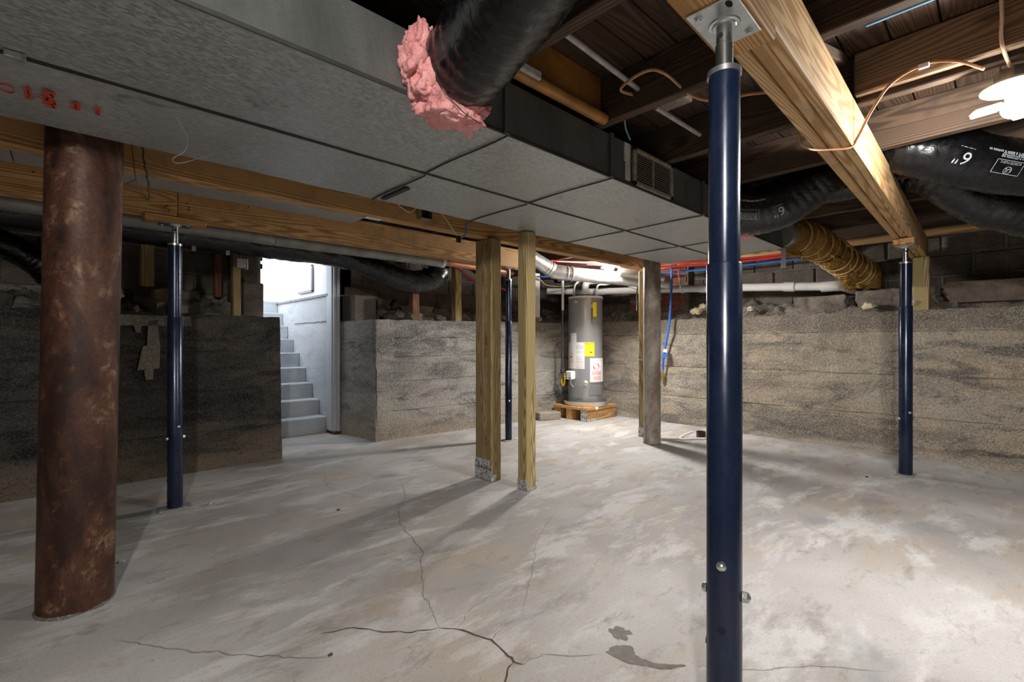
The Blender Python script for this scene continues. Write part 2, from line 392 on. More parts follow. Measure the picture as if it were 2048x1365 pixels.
# ------------------------------------------------------------------ mesh helpers
class MB:
    def __init__(self):
        self.v = []; self.f = []
    def add(self, vs, fs):
        o = len(self.v)
        self.v += [tuple(p) for p in vs]
        self.f += [tuple(i + o for i in q) for q in fs]
        return self
    def box(self, lo, hi, mat=None):
        x0, y0, z0 = lo; x1, y1, z1 = hi
        vs = [(x0, y0, z0), (x1, y0, z0), (x1, y1, z0), (x0, y1, z0), (x0, y0, z1), (x1, y0, z1), (x1, y1, z1), (x0, y1, z1)]
        if mat is not None:
            vs = [mat @ Vector(p) for p in vs]
        return self.add(vs, [(0, 3, 2, 1), (4, 5, 6, 7), (0, 1, 5, 4), (1, 2, 6, 5), (2, 3, 7, 6), (3, 0, 4, 7)])
    def cbox(self, lo, hi, c=0.004, mat=None):
        """box with chamfered long edges on all sides"""
        x0, y0, z0 = lo; x1, y1, z1 = hi
        vs = []; fs = []
        c = min(c, (x1 - x0) * .45, (y1 - y0) * .45, (z1 - z0) * .45)
        for X, dx in ((x0, c), (x1, -c)):
            for Y, dy in ((y0, c), (y1, -c)):
                for Zz, dz in ((z0, c), (z1, -c)):
                    vs += [(X, Y + dy, Zz + dz), (X + dx, Y, Zz + dz), (X + dx, Y + dy, Zz)]
        def i(a, b, d, k): return (a * 4 + b * 2 + d) * 3 + k
        fs += [(i(0,0,0,0), i(0,0,1,0), i(0,1,1,0), i(0,1,0,0)), (i(1,0,0,0), i(1,1,0,0), i(1,1,1,0), i(1,0,1,0)),
               (i(0,0,0,1), i(1,0,0,1), i(1,0,1,1), i(0,0,1,1)), (i(0,1,0,1), i(0,1,1,1), i(1,1,1,1), i(1,1,0,1)),
               (i(0,0,0,2), i(0,1,0,2), i(1,1,0,2), i(1,0,0,2)), (i(0,0,1,2), i(1,0,1,2), i(1,1,1,2), i(0,1,1,2))]
        for a in (0, 1):
            for b in (0, 1):
                fs.append((i(a,b,0,0), i(a,b,0,1), i(a,b,1,1), i(a,b,1,0)))
                fs.append((i(a,0,b,0), i(a,0,b,2), i(a,1,b,2), i(a,1,b,0)))
                fs.append((i(0,a,b,1), i(0,a,b,2), i(1,a,b,2), i(1,a,b,1)))
                for d in (0, 1):
                    fs.append((i(a,b,d,0), i(a,b,d,1), i(a,b,d,2)))
        if mat is not None:
            vs = [mat @ Vector(p) for p in vs]
        return self.add(vs, fs)
    def lathe(self, prof, seg=24, mat=None, cap=True):
        """prof: list of (radius, z) about local z"""
        vs = []; fs = []
        for r, z in prof:
            for k in range(seg):
                a = 2 * math.pi * k / seg
                vs.append((r * math.cos(a), r * math.sin(a), z))
        for j in range(len(prof) - 1):
            for k in range(seg):
                k2 = (k + 1) % seg
                fs.append((j * seg + k, j * seg + k2, (j + 1) * seg + k2, (j + 1) * seg + k))
        if cap:
            fs.append(tuple(reversed(range(seg))))
            fs.append(tuple((len(prof) - 1) * seg + k for k in range(seg)))
        if mat is not None:
            vs = [mat @ Vector(p) for p in vs]
        return self.add(vs, fs)
    def tube(self, path, rad, seg=12, cap=True, wob=None, flat=1.0):
        fr = frames(path)
        vs = []; fs = []; n = len(fr)
        for j, (p, t, u, w) in enumerate(fr):
            r = rad(j / (n - 1)) if callable(rad) else rad
            for k in range(seg):
                a = 2 * math.pi * k / seg
                rr = r * (wob(j, a, p) if wob else 1.0)
                vs.append(p + u * (rr * math.cos(a)) + w * (rr * flat * math.sin(a)))
        for j in range(n - 1):
            for k in range(seg):
                k2 = (k + 1) % seg
                fs.append((j * seg + k, j * seg + k2, (j + 1) * seg + k2, (j + 1) * seg + k))
        if cap:
            fs.append(tuple(reversed(range(seg))))
            fs.append(tuple((n - 1) * seg + k for k in range(seg)))
        return self.add(vs, fs)

def frames(path):
    P = [Vector(p) for p in path]
    out = []; u = None
    for i, p in enumerate(P):
        t = (P[min(i + 1, len(P) - 1)] - P[max(i - 1, 0)]).normalized()
        if u is None:
            ref = Vector((0, 0, 1)) if abs(t.z) < 0.9 else Vector((1, 0, 0))
            u = (ref - t * ref.dot(t)).normalized()
        else:
            u = (u - t * u.dot(t)).normalized()
        out.append((p, t, u, t.cross(u)))
    return out

def smooth(pts, n=10):
    """Catmull-Rom through the points"""
    P = [Vector(p) for p in pts]
    P = [P[0] * 2 - P[1]] + P + [P[-1] * 2 - P[-2]]
    out = []
    for i in range(1, len(P) - 2):
        a, b, c, d = P[i - 1:i + 3]
        for k in range(n):
            t = k / n
            out.append(0.5 * ((2 * b) + (c - a) * t + (2 * a - 5 * b + 4 * c - d) * t * t + (3 * b - a - 3 * c + d) * t ** 3))
    out.append(P[-2])
    return out

def place(name, data, parent=None):
    o = bpy.data.objects.new(name, data)
    C.objects.link(o)
    if parent is not None:
        o.parent = parent
    return o

def build(name, mb, m, parent=None, shade=None):
    me = bpy.data.meshes.new(name)
    me.from_pydata([tuple(p) for p in mb.v], [], mb.f)
    me.update()
    me.materials.append(M[m] if isinstance(m, str) else m)
    if shade:
        me.polygons.foreach_set('use_smooth', [True] * len(me.polygons))
        if shade != True:
            me.set_sharp_from_angle(angle=R(shade))
    return place(name, me, parent)

def tag(o, label=None, cat=None, group=None, kind=None):
    if label: o['label'] = label
    if cat: o['category'] = cat
    if group: o['group'] = group
    if kind: o['kind'] = kind
    return o

def thing(name, label, cat, loc=(0, 0, 0), rz=0.0, group=None):
    o = place(name, None)
    o.empty_display_size = 0.1
    o.location = loc
    o.rotation_euler = (0, 0, rz)
    return tag(o, label, cat, group)

def copy_part(src, parent, loc=None):
    o = src.copy()
    C.objects.link(o)
    o.parent = parent
    if loc is not None:
        o.location = loc
    return o

def axis_mat(p, d):
    """matrix taking local z to direction d at point p"""
    q = Vector((0, 0, 1)).rotation_difference(Vector(d).normalized())
    return Matrix.Translation(Vector(p)) @ q.to_matrix().to_4x4()

def text_mesh(body, size):
    cu = bpy.data.curves.new('lettering', 'FONT')
    cu.body = body; cu.size = size; cu.align_x = 'CENTER'; cu.align_y = 'CENTER'
    cu.resolution_u = 3
    o = place('lettering', cu)
    dg = bpy.context.evaluated_depsgraph_get()
    me = o.evaluated_get(dg).to_mesh()
    vs = [v.co.copy() for v in me.vertices]; fs = [tuple(p.vertices) for p in me.polygons]
    o.evaluated_get(dg).to_mesh_clear()
    bpy.data.objects.remove(o); bpy.data.curves.remove(cu)
    return vs, fs

def fbm(p, o=4):
    return noise.fractal(Vector(p), 0.9, 2.1, o)

# ------------------------------------------------------------------ the setting
JB = 1.937          # underside of the joists
def structure(o):
    return tag(o, kind='structure')

mb = MB()
nx, ny = 40, 40
x0, x1, y0, y1 = -2.8, 6.0, -2.8, 5.3
for j in range(ny + 1):
    for i in range(nx + 1):
        mb.v.append((x0 + (x1 - x0) * i / nx, y0 + (y1 - y0) * j / ny, 0.0))
for j in range(ny):
    for i in range(nx):
        a = j * (nx + 1) + i
        mb.f.append((a, a + 1, a + nx + 2, a + nx + 1))
floor = structure(build('floor', mb, 'floor'))

def ribbon(name, pts, width, m, z=0.0012, jit=0.012, taper=True, seed=0):
    rr = random.Random(seed)
    pts = [Vector((p[0], p[1], z)) for p in pts]
    fine = []
    for a, b in zip(pts[:-1], pts[1:]):
        n = max(2, int((b - a).length / 0.018))
        for k in range(n):
            q = a.lerp(b, k / n)
            e = jit if k else jit * 0.3
            fine.append(q + Vector((fbm((q.x * 22, q.y * 22, seed), 3) * e, fbm((q.x * 22 + 9, q.y * 22, seed + 5), 3) * e, 0)))
    fine.append(pts[-1])
    mb = MB(); n = len(fine)
    for i, p in enumerate(fine):
        t = (fine[min(i + 1, n - 1)] - fine[max(i - 1, 0)]).normalized()
        s = Vector((-t.y, t.x, 0))
        e = i / (n - 1)
        w = width * (0.55 + 0.9 * rr.random()) * (min(1, 6 * e + 0.15) * min(1, 6 * (1 - e) + 0.15) if taper else 1)
        mb.v += [tuple(p + s * w), tuple(p - s * w)]
    for i in range(n - 1):
        mb.f.append((2 * i, 2 * i + 1, 2 * i + 3, 2 * i + 2))
    return build(name, mb, m, floor)

cracks = [
 ([(0.101, 2.065), (0.165, 1.963), (0.233, 1.867), (0.325, 1.761), (0.414, 1.655), (0.504, 1.56), (0.593, 1.466)], 0.0017, 'hair_crack'),
 ([(0.619, 1.615), (0.713, 1.568), (0.754, 1.519), (0.777, 1.474), (0.832, 1.419), (0.889, 1.383), (0.932, 1.362)], 0.0026, 'crack'),
 ([(0.932, 1.362), (0.973, 1.309), (0.998, 1.244), (1.023, 1.187), (1.015, 1.112), (1.002, 1.056), (1.022, 1.028)], 0.0033, 'crack'),
 ([(1.002, 1.056), (0.968, 1.046), (0.927, 1.016), (0.87, 0.98)], 0.0027, 'crack'),
 ([(1.022, 1.028), (1.094, 1.021), (1.133, 0.981), (1.162, 0.944), (1.225, 0.894)], 0.0013, 'hair_crack'),
 ([(0.932, 1.362), (0.975, 1.476), (1.011, 1.584), (1.115, 1.763), (1.222, 1.932), (1.27, 2.126), (1.307, 2.271), (1.412, 2.483), (1.56, 2.649), (1.685, 2.921)], 0.0019, 'hair_crack'),
 ([(1.023, 1.187), (1.054, 1.205), (1.159, 1.217)], 0.0012, 'hair_crack'),
 ([(1.19, 1.22), (1.368, 1.352), (1.562, 1.505), (1.684, 1.612), (1.818, 1.697), (1.936, 1.757), (2.111, 1.848)], 0.0012, 'hair_crack'),
 ([(0.978, 1.316), (1.098, 1.383), (1.19, 1.391)], 0.0011, 'hair_crack'),
 ([(1.40, 0.66), (1.52, 0.52), (1.66, 0.42), (1.8, 0.25)], 0.001, 'hair_crack'),
 ([(1.56, 2.65), (1.35, 2.85), (1.27, 3.2), (1.45, 3.7)], 0.0012, 'hair_crack')]
for i, (p, w, m) in enumerate(cracks):
    ribbon('crack', p, w, m, seed=i)
for i, (p, w) in enumerate([([(1.30, 1.16), (1.6, 1.24), (2.0, 1.33), (2.3, 1.40)], 0.014), ([(1.25, 1.08), (1.6, 1.17), (2.1, 1.31)], 0.010),
                            ([(2.6, 0.2), (3.1, 0.42), (3.3, 0.6)], 0.007), ([(0.02, 1.5), (0.2, 1.95), (0.33, 2.3)], 0.02), ([(1.6, 0.55), (2.1, 0.1)], 0.012)]):
    ribbon('scuff_mark', p, w, 'scuff', 0.0008, 0.006, seed=30 + i)

def blot(name, pts, m, z=0.0016, seed=3, j=0.012):
    P = smooth([(x, y, z) for x, y in pts] + [(pts[0][0], pts[0][1], z)], 8)[:-1]
    mb = MB()
    cx = sum(p.x for p in P) / len(P); cy = sum(p.y for p in P) / len(P)
    mb.v = [(p.x + fbm((p.x * 60, p.y * 60, seed), 4) * j, p.y + fbm((p.x * 60, p.y * 60, seed + 9), 4) * j, z) for p in P]
    mb.f = [tuple(range(len(P)))]
    o = build(name, mb, m, floor)
    return o
blot('damp_stain', [(1.343, 0.945), (1.396, 0.934), (1.39, 0.889), (1.333, 0.892)], 'wet', j=0.02)
blot('damp_stain', [(1.251, 0.889), (1.297, 0.887), (1.335, 0.845), (1.307, 0.814), (1.312, 0.768), (1.336, 0.73), (1.379, 0.684), (1.315, 0.719), (1.285, 0.769), (1.255, 0.821)], 'wet', j=0.006)
for (x, y, a, b) in ((0.505, 3.36, 0.13, 0.07), (4.50, 0.60, 0.2, 0.1)):
    blot('cement_dust', [(x + a * math.cos(t), y + b * math.sin(t)) for t in [k * 0.785 for k in range(8)]], 'thin_dust', 0.0006, 5, 0.03)

def relief_wall(name, m, p0, p1, H0, H1, batter, depth, nrm, seed, lines=(), u_step=0.035, v_step=0.03, rough=0.012, cap0=True, cap1=True, parent=None):
    """battered poured wall: front grid from p0 to p1 (floor line), ragged top, flat ledge of given depth, back and ends closed"""
    p0 = Vector((*p0, 0)); p1 = Vector((*p1, 0)); nrm = Vector((*nrm, 0)).normalized()
    L = (p1 - p0).length; nu = max(2, int(L / u_step))
    Hm = max(H0, H1); nv0 = int(Hm / v_step)
    rows = {round(k / nv0, 5): 0.0 for k in range(nv0 + 1)}
    for lz in lines:
        rows = {k: w for k, w in rows.items() if abs(k * Hm - lz) > 0.011 or k in (0.0, 1.0)}
        rows.update({round((lz + dz) / Hm, 5): w for dz, w in ((-0.007, 0.0), (-0.0015, 1.0), (0.0015, 1.0), (0.007, 0.0))})
    rows = sorted(rows.items()); nv = len(rows) - 1
    mb = MB(); idx = {}
    for j in range(nv + 1):
        for i in range(nu + 1):
            u = i / nu; v, groove = rows[j]
            H = H0 + (H1 - H0) * u
            base = p0.lerp(p1, u); z = v * H
            bow = fbm((u * L * 0.5, seed, 2.3), 2) * 0.02
            d = fbm((u * L * 3.1, z * 3.6, seed), 5) * rough + fbm((u * L * 14, z * 14, seed + 4), 3) * rough * 0.45 + bow
            d -= groove * 0.012 * max(0.1, 0.6 + 0.8 * noise.noise(Vector((u * L * 3, v * 9, seed))))
            if j == nv:
                z += fbm((u * L * 9, seed, 7), 4) * 0.008
                d -= 0.012
            if j == 0:
                z = -0.02
            q = base + nrm * (d - batter * v) + Vector((0, 0, z))
            idx[i, j] = len(mb.v); mb.v.append(tuple(q))
    for j in range(nv):
        for i in range(nu):
            mb.f.append((idx[i, j], idx[i + 1, j], idx[i + 1, j + 1], idx[i, j + 1]))
    top = []; bot = []
    for i in range(nu + 1):
        q = Vector(mb.v[idx[i, nv]]) - nrm * (depth - batter)
        top.append(len(mb.v)); mb.v.append(tuple(q))
        bot.append(len(mb.v)); mb.v.append((q.x, q.y, -0.02))
    for i in range(nu):
        mb.f.append((idx[i, nv], idx[i + 1, nv], top[i + 1], top[i]))
        mb.f.append((top[i], top[i + 1], bot[i + 1], bot[i]))
    for i, on in ((0, cap0), (nu, cap1)):
        if on:
            ring = [idx[i, j] for j in range(nv + 1)] + [top[i], bot[i]]
            mb.f.append(tuple(ring if i else reversed(ring)))
    return build(name, mb, m, parent, 40)

LB, LR = 1.225, 1.285     # ledge heights
wl = structure(relief_wall('wall_back_left', 'wall_dark', (-2.75, 4.30), (1.305, 4.235), LB, LB - 0.02, 0.05, 0.80, (0, -1), 3, (0.30, 0.62, 0.93)))
wm = structure(relief_wall('wall_back_right', 'wall_mid', (2.19, 4.30), (5.5, 4.10), LB - 0.01, LB + 0.03, 0.06, 0.95, (0.06, -1), 11, (0.29, 0.60, 0.86, 1.06)))
wj = structure(relief_wall('wall_stair_reveal', 'wall_mid', (2.10, 5.06), (2.185, 4.295), LB - 0.01, LB - 0.01, 0.0, 0.20, (-1, -0.1), 17, (0.45, 0.98)))
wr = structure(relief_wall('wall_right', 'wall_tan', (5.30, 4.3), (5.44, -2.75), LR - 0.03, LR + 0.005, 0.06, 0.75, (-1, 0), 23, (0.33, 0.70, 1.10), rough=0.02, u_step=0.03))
# footing curb along the right wall, worn and sloping
mb = MB(); n = 90
for i in range(n + 1):
    y = 2.3 - 4.8 * i / n
    w = 0.16 * (0.35 + 0.65 * min(1, i / 55)) * (1 + 0.5 * fbm((y * 3, 1, 4), 3))
    h = 0.10 * min(1, 0.25 + i / 60) * (1 + 0.3 * fbm((y * 4, 7, 2), 3))
    xw = 5.30 + (4.3 - y) * 0.0199
    mb.v += [(xw - w, y, 0.0), (xw - w * 0.55, y, h * 0.35), (xw + 0.05, y, h + 0.03), (xw + 0.05, y, -0.02)]
for i in range(n):
    for k in range(3):
        a = 4 * i + k
        mb.f.append((a, a + 1, a + 5, a + 4))
build('footing_slope', mb, 'wall_tan', wr, True)

# pale mortar patches on the dark wall (a drip, a tapering smear, a small square)
def wall_patch(pts, y=4.225, slope=0.04):
    mb = MB()
    mb.v = [(x + fbm((x * 30, z * 30, 1), 3) * 0.01, y + 0.012 + slope * z, z) for x, z in pts]
    mb.f = [tuple(range(len(pts)))]
    mb2 = MB(); n = len(pts)
    mb2.v = [(p[0], p[1] - 0.012, p[2]) for p in mb.v] + [(p[0], p[1] + 0.05, p[2]) for p in mb.v]
    mb2.f = [tuple(range(n))] + [(i, i + n, (i + 1) % n + n, (i + 1) % n) for i in range(n)]
    return build('mortar_patch', mb2, 'patch', wl)
wall_patch([(0.345, 0.79), (0.47, 0.80), (0.475, 0.95), (0.46, 1.15), (0.41, 1.15), (0.40, 0.97), (0.375, 0.96)])
wall_patch([(0.385, 0.72), (0.435, 0.72), (0.435, 0.80), (0.385, 0.80)])
wall_patch([(-0.1, 1.10), (0.32, 1.11), (0.34, 1.06), (0.36, 1.06), (0.37, 1.11), (0.66, 1.11), (0.66, 1.185), (-0.1, 1.19)])

# walls behind the camera
mb = MB().box((-2.95, -2.95, -0.02), (-2.75, 5.3, 2.16)); structure(build('wall_left', mb, 'wall_plain'))
mb = MB().box((-2.95, -2.95, -0.02), (6.3, -2.75, 2.16)); structure(build('wall_front', mb, 'wall_plain'))

# upper walls: backing, blocks as pieces, rubble
ub = structure(build('wall_upper_back', MB().box((-2.75, 5.10, -0.02), (1.30, 5.30, 2.16)).box((2.16, 5.10, -0.02), (6.0, 5.30, 2.16)).box((1.25, 5.10, 1.97), (2.2, 5.30, 2.16)), 'mortar'))
ur = structure(build('wall_upper_right', MB().box((5.86, -2.75, -0.02), (6.1, 5.12, 2.16)), 'mortar'))

def chunk(seed, sx, sy, sz, nz=0.28, n=5, boxy=0.52):
    """irregular lump: cube-sphere with noise"""
    mb = MB()
    key = {}
    def vid(p):
        k = tuple(round(c, 4) for c in p)
        if k not in key:
            q = Vector(p); s = q.normalized() * (0.97 - boxy) + q * boxy
            s = s * (1 + nz * fbm((s.x * 1.7 + seed, s.y * 1.7, s.z * 1.7), 4))
            key[k] = len(mb.v); mb.v.append((s.x * sx, s.y * sy, s.z * sz))
        return key[k]
    for ax in range(3):
        for sg in (-1, 1):
            for i in range(n):
                for j in range(n):
                    c = []
                    for a, b in ((i, j), (i + 1, j), (i + 1, j + 1), (i, j + 1)):
                        p = [0, 0, 0]; p[ax] = sg; p[(ax + 1) % 3] = -1 + 2 * a / n; p[(ax + 2) % 3] = -1 + 2 * b / n
                        c.append(vid(p))
                    mb.f.append(tuple(c if sg > 0 else reversed(c)))
    return mb

def rough_block(L, D, H, seed):
    """block with slightly uneven faces, long axis x, front face at -y"""
    mb = MB().cbox((-L / 2, 0, 0), (L / 2, D, H), 0.010)
    mb.v = [(x + 0.006 * noise.noise(Vector((x * 9, z * 9, seed))), y + 0.010 * noise.noise(Vector((x * 7, z * 7, seed + 3))), z + 0.005 * noise.noise(Vector((x * 9, z, seed + 7)))) for x, y, z in mb.v]
    return mb

def blocks(parent, along, face, u0, u1, z0, skip, seed, cw=0.405, ch=0.198, rows=4):
    """courses of block along x (face = y of the front) or along y (face = x of the front)"""
    rr = random.Random(seed)
    protos = []
    for k in range(3):
        o = build('block', rough_block(cw - 0.016, 0.10, ch - 0.014, seed + k), 'block', parent)
        protos.append(o)
    used = [False] * 3
    for r in range(rows):
        u = u0 + (0.2 if r % 2 else 0.0)
        while u < u1:
            z = z0 + r * ch
            if z < 1.96 and not any(a <= u <= b and c <= z <= d for a, b, c, d in skip):
                k = rr.randrange(3)
                o = protos[k]
                if used[k]:
                    o = copy_part(protos[k], parent)
                used[k] = True
                off = rr.uniform(-0.012, 0.012)
                if along == 'x':
                    o.location = (u, face - 0.016 + off * 0.5, z)
                else:
                    o.location = (face - 0.016 + off * 0.5, u, z); o.rotation_euler = (0, 0, R(-90))
            u += cw
    for k in range(3):
        if not used[k]:
            bpy.data.objects.remove(protos[k])
blocks(ub, 'x', 5.10, -1.0, 1.1, LB + 0.20, [], 41, rows=3)
blocks(ub, 'x', 5.10, 2.42, 5.8, LB + 0.20, [(4.3, 4.75, 1.0, 1.5)], 43, rows=3)
blocks(ur, 'y', 5.86, -1.8, 5.0, LR + 0.12, [(2.9, 3.7, 1.0, 2.0)], 47, rows=3)
# cut block piers either side of the stair opening
for x0_, x1_, z1_, nm in ((1.08, 1.315, 1.545, 'pier_block'), (2.20, 2.46, 1.50, 'pier_block')):
    o = build(nm, rough_block(x1_ - x0_, 0.30, z1_ - LB + 0.01, 5), 'block', ub)
    o.location = ((x0_ + x1_) / 2, 4.80, LB - 0.015)
o = build('pier_block', rough_block(0.20, 0.24, 0.40, 8), 'block', ub); o.location = (1.19, 4.88, 1.535)

def rubble(name, parent, along, u0, u1, v_front, v_back, z0, h, seed):
    mb = MB(); nu = int((u1 - u0) / 0.03); nv = 12
    for j in range(nv + 1):
        for i in range(nu + 1):
            u = u0 + (u1 - u0) * i / nu; e = j / nv
            v = v_front + (v_back - v_front) * e + fbm((u * 8, e * 4, seed), 3) * 0.025
            hh = h * (0.55 + 0.8 * fbm((u * 2.2, seed, 1), 3) * 0.6 + 0.45)
            z = z0 - 0.01 + max(0, hh * min(1, e * 1.35) ** 0.8 + fbm((u * 13, e * 6, seed + 2), 5) * 0.05 * min(1, e * 3))
            mb.v.append((u, v, z) if along == 'x' else (v, u, z))
    for j in range(nv):
        for i in range(nu):
            a = j * (nu + 1) + i
            q = (a, a + 1, a + nu + 2, a + nu + 1)
            mb.f.append(q if along == 'x' else tuple(reversed(q)))
    o = build(name, mb, 'dirt', parent, 50)
    return tag(o, kind='stuff')
rubble('loose_mortar', ub, 'x', -1.4, 1.05, 4.70, 5.09, LB, 0.15, 51)
rubble('loose_mortar', ub, 'x', 2.5, 5.8, 4.62, 5.09, LB + 0.01, 0.17, 53)
rubble('loose_mortar', ur, 'y', -1.8, 4.9, 5.56, 5.85, LR - 0.02, 0.17, 57)

stone_protos = {}
def stones(parent, along, u0, u1, v0, v1, z0, n, seed, smin=0.035, smax=0.10, zr=0.08):
    rr = random.Random(seed)
    for i in range(n):
        k = rr.randrange(5)
        if (parent.name, k) not in stone_protos:
            o = build('stone', chunk(k * 7 + seed, 1.0, 0.72, 0.6), 'stone', parent, 35)
            stone_protos[parent.name, k] = o
        else:
            o = copy_part(stone_protos[parent.name, k], parent)
        s = rr.uniform(smin, smax)
        u = rr.uniform(u0, u1); v = rr.uniform(v0, v1)
        z = z0 + s * 0.35 + rr.random() * zr * ((v - v0) / max(1e-6, v1 - v0))
        o.location = (u, v, z) if along == 'x' else (v, u, z)
        o.scale = (s, s * rr.uniform(0.7, 1.1), s * rr.uniform(0.7, 1.1))
        o.rotation_euler = (rr.uniform(-0.5, 0.5), rr.uniform(-0.5, 0.5), rr.uniform(0, 6.28))
stones(ub, 'x', -0.6, 1.0, 4.62, 5.0, LB, 14, 61, 0.05, 0.15)
stones(ub, 'x', 2.52, 4.7, 4.45, 5.02, LB, 30, 62)
stones(ur, 'y', -0.3, 3.9, 5.60, 5.80, LR - 0.02, 46, 63, 0.035, 0.10)
# wide slanted stone and long coping slabs
for (x, y, z, sx, sy, sz, par, rz) in ((3.02, 4.86, 1.31, 0.19, 0.10, 0.11, ub, 0.1), (0.62, 4.80, 1.31, 0.18, 0.10, 0.12, ub, 0.2),
                                 (5.70, 0.75, 1.40, 0.10, 0.30, 0.10, ur, 0.0), (5.69, 0.05, 1.42, 0.12, 0.36, 0.10, ur, 0.05), (5.70, -0.75, 1.41, 0.12, 0.36, 0.10, ur, 0.0),
                                 (5.70, 1.35, 1.38, 0.09, 0.24, 0.09, ur, -0.05)):
    o = build('stone', chunk(x * 3 + y, sx, sy, sz, 0.13, 12, 0.8), 'stone', par, 28); o.location = (x, y, z); o.rotation_euler = (0, 0, rz)
# broken drain tile mouth in the back rubble
mb = MB(); pth = [(2.60, 4.66, 1.40), (2.66, 4.95, 1.42)]
mb.tube(pth, 0.062, 20, False); mb.tube(pth, 0.048, 20, False)
build('clay_tile', mb, 'stone', ub, True)
# blobs of cream foam squeezed out over the wall tops
for i, (x, y, z, s, par) in enumerate(((5.52, 2.60, 1.36, 0.055, ur), (5.53, 2.52, 1.41, 0.045, ur), (5.53, 3.30, 1.35, 0.05, ur), (5.53, 3.22, 1.33, 0.05, ur), (5.53, 3.12, 1.35, 0.04, ur),
                                       (5.53, 0.62, 1.34, 0.045, ur), (5.53, 0.92, 1.33, 0.045, ur), (5.53, 1.98, 1.36, 0.035, ur),
                                       (4.72, 4.50, 1.30, 0.05, ub), (4.63, 4.48, 1.29, 0.045, ub), (0.24, 4.72, 1.36, 0.06, ub), (4.2, 4.6, 1.3, 0.04, ub))):
    o = build('foam_blob', chunk(i * 3 + 1, s, s * 1.2, s * 0.8, 0.45, 8, 0.08), 'foam', par, True); o.location = (x, y, z)

# red brick flue standing in the right wall
bf = thing('brick_chimney', 'red brick chimney base set into the far block wall behind the pipes', 'chimney', (5.76, 3.25, LR))
build('mortar_core', MB().box((-0.03, -0.44, 0.0), (0.12, 0.42, 0.85)), 'mortar', bf)
bp = None
for r in range(11):
    for k in range(4):
        y = -0.42 + k * 0.212 + (0.10 if r % 2 else 0.0)
        ln = 0.2
        if y + ln > 0.44: continue
        if bp is None:
            o = bp = build('brick', MB().cbox((-0.045, 0, 0), (0.05, 0.2, 0.062), 0.004), 'brick', bf)
        else:
            o = copy_part(bp, bf)
        o.location = (rnd.uniform(-0.004, 0.004), y, 0.03 + r * 0.074)

# ceiling: boards and joists
ceiling = structure(build('ceiling', MB().box((-2.95, -2.95, 2.15), (6.3, 5.30, 2.20)), 'plank'))
pp = None
for k in range(58):
    y = -2.75 + k * 0.139
    for seg, (xa, xb) in enumerate(((-2.75, 1.0 + 0.6 * (k % 3)), (1.0 + 0.6 * (k % 3), 5.86))):
        o = build('plank', MB().cbox((xa + 0.002, y, 2.127), (xb - 0.002, y + 0.133, 2.149), 0.003), 'plank', ceiling)
for x in (-1.91, -1.31, -0.71, -0.11, 0.49, 1.09, 1.69, 2.29, 2.89, 3.49, 4.09, 4.69, 5.22):
    mb = MB().cbox((-0.024, -2.75, 0), (0.024, 5.10, 0.19), 0.004)
    mb.v = [(a + 0.004 * noise.noise(Vector((x, b, c))), b, c) for a, b, c in mb.v]
    o = build('joist', mb, 'joist', ceiling); o.location = (x, 0, JB)
o = build('joist', MB().cbox((-0.022, -2.75, 0), (0.022, 4.9, 0.19), 0.003), 'beam_y', ceiling); o.location = (5.62, 0, JB)
for (y, ya) in ((-0.5, 0.45),):
    o = build('sister_board', MB().cbox((-0.019, -2.7, 0), (0.019, 0.42, 0.165), 0.006), 'sister', ceiling); o.location = (2.245, 0, JB + 0.022)
o = build('bridging', MB().cbox((-0.02, -0.02, -0.28), (0.02, 0.02, 0.28), 0.003), 'joist', ceiling)
o.location = (1.98, 0.46, 2.04); o.rotation_euler = (0, R(73), 0)
for sx in (0.79, 1.39, -0.41, 0.19):
    for s in (-1, 1):
        o = build('bridging', MB().cbox((-0.018, -0.018, -0.28), (0.018, 0.018, 0.28), 0.003), 'sister', ceiling)
        o.location = (sx, 3.05 + 0.03 * s, 2.035); o.rotation_euler = (0, R(74 * s), 0)

# ------------------------------------------------------------------ stairs and outdoors
st = thing('basement_stairs', 'pale grey painted concrete steps rising to daylight through the wall opening', 'stairs', (1.68, 5.15, 0))
N = 9; RH = 0.171; TD = 0.212
for k in range(N):
    ya = k * TD
    mb = MB().cbox((-0.36, ya, -0.01), (0.37, TD * N + 0.02 if k == N - 1 else ya + TD + 0.02, (k + 1) * RH), 0.008)
    mb.v = [(x, y + (0.012 * noise.noise(Vector((x * 6, z * 5, k)))), z) for x, y, z in mb.v]
    build('step', mb, 'step_paint', st)
structure(build('wall_stair_right', MB().box((2.05, 5.10, -0.02), (2.35, 7.6, 1.50)), 'paint_concrete'))
mb = MB()
for i in range(60):
    y = 5.12 + 1.06 * i / 59
    z = 1.215 + 0.012 * fbm((y * 20, 1, 1), 3); w = 0.006 + 0.005 * noise.noise(Vector((y * 33, 2, 2)))
    mb.v += [(2.046, y, z - w), (2.046, y, z + w)]
for i in range(59):
    mb.f.append((2 * i, 2 * i + 1, 2 * i + 3, 2 * i + 2))
structure(build('trim_1', mb, 'wall_plain'))
structure(build('wall_stair_left', MB().box((1.13, 5.04, -0.02), (1.302, 7.6, 1.52)), 'paint_concrete'))
sw = structure(build('wall_entry_side', MB().box((2.06, 5.10, 1.515), (2.30, 7.6, 3.2)), 'white_wall'))
pn = MB()
for lo, hi in (((2.035, 5.56, 1.575), (2.05, 6.02, 1.59)), ((2.035, 5.56, 1.875), (2.05, 6.02, 1.89)), ((2.035, 6.005, 1.575), (2.05, 6.02, 1.89)), ((2.035, 5.56, 1.575), (2.05, 5.575, 1.89))):
    pn.box(lo, hi)
build('panel_frame', pn, 'grey_ink', sw)
build('access_panel', MB().cbox((2.03, 5.577, 1.592), (2.055, 6.003, 1.873), 0.004), 'white_wall', sw)
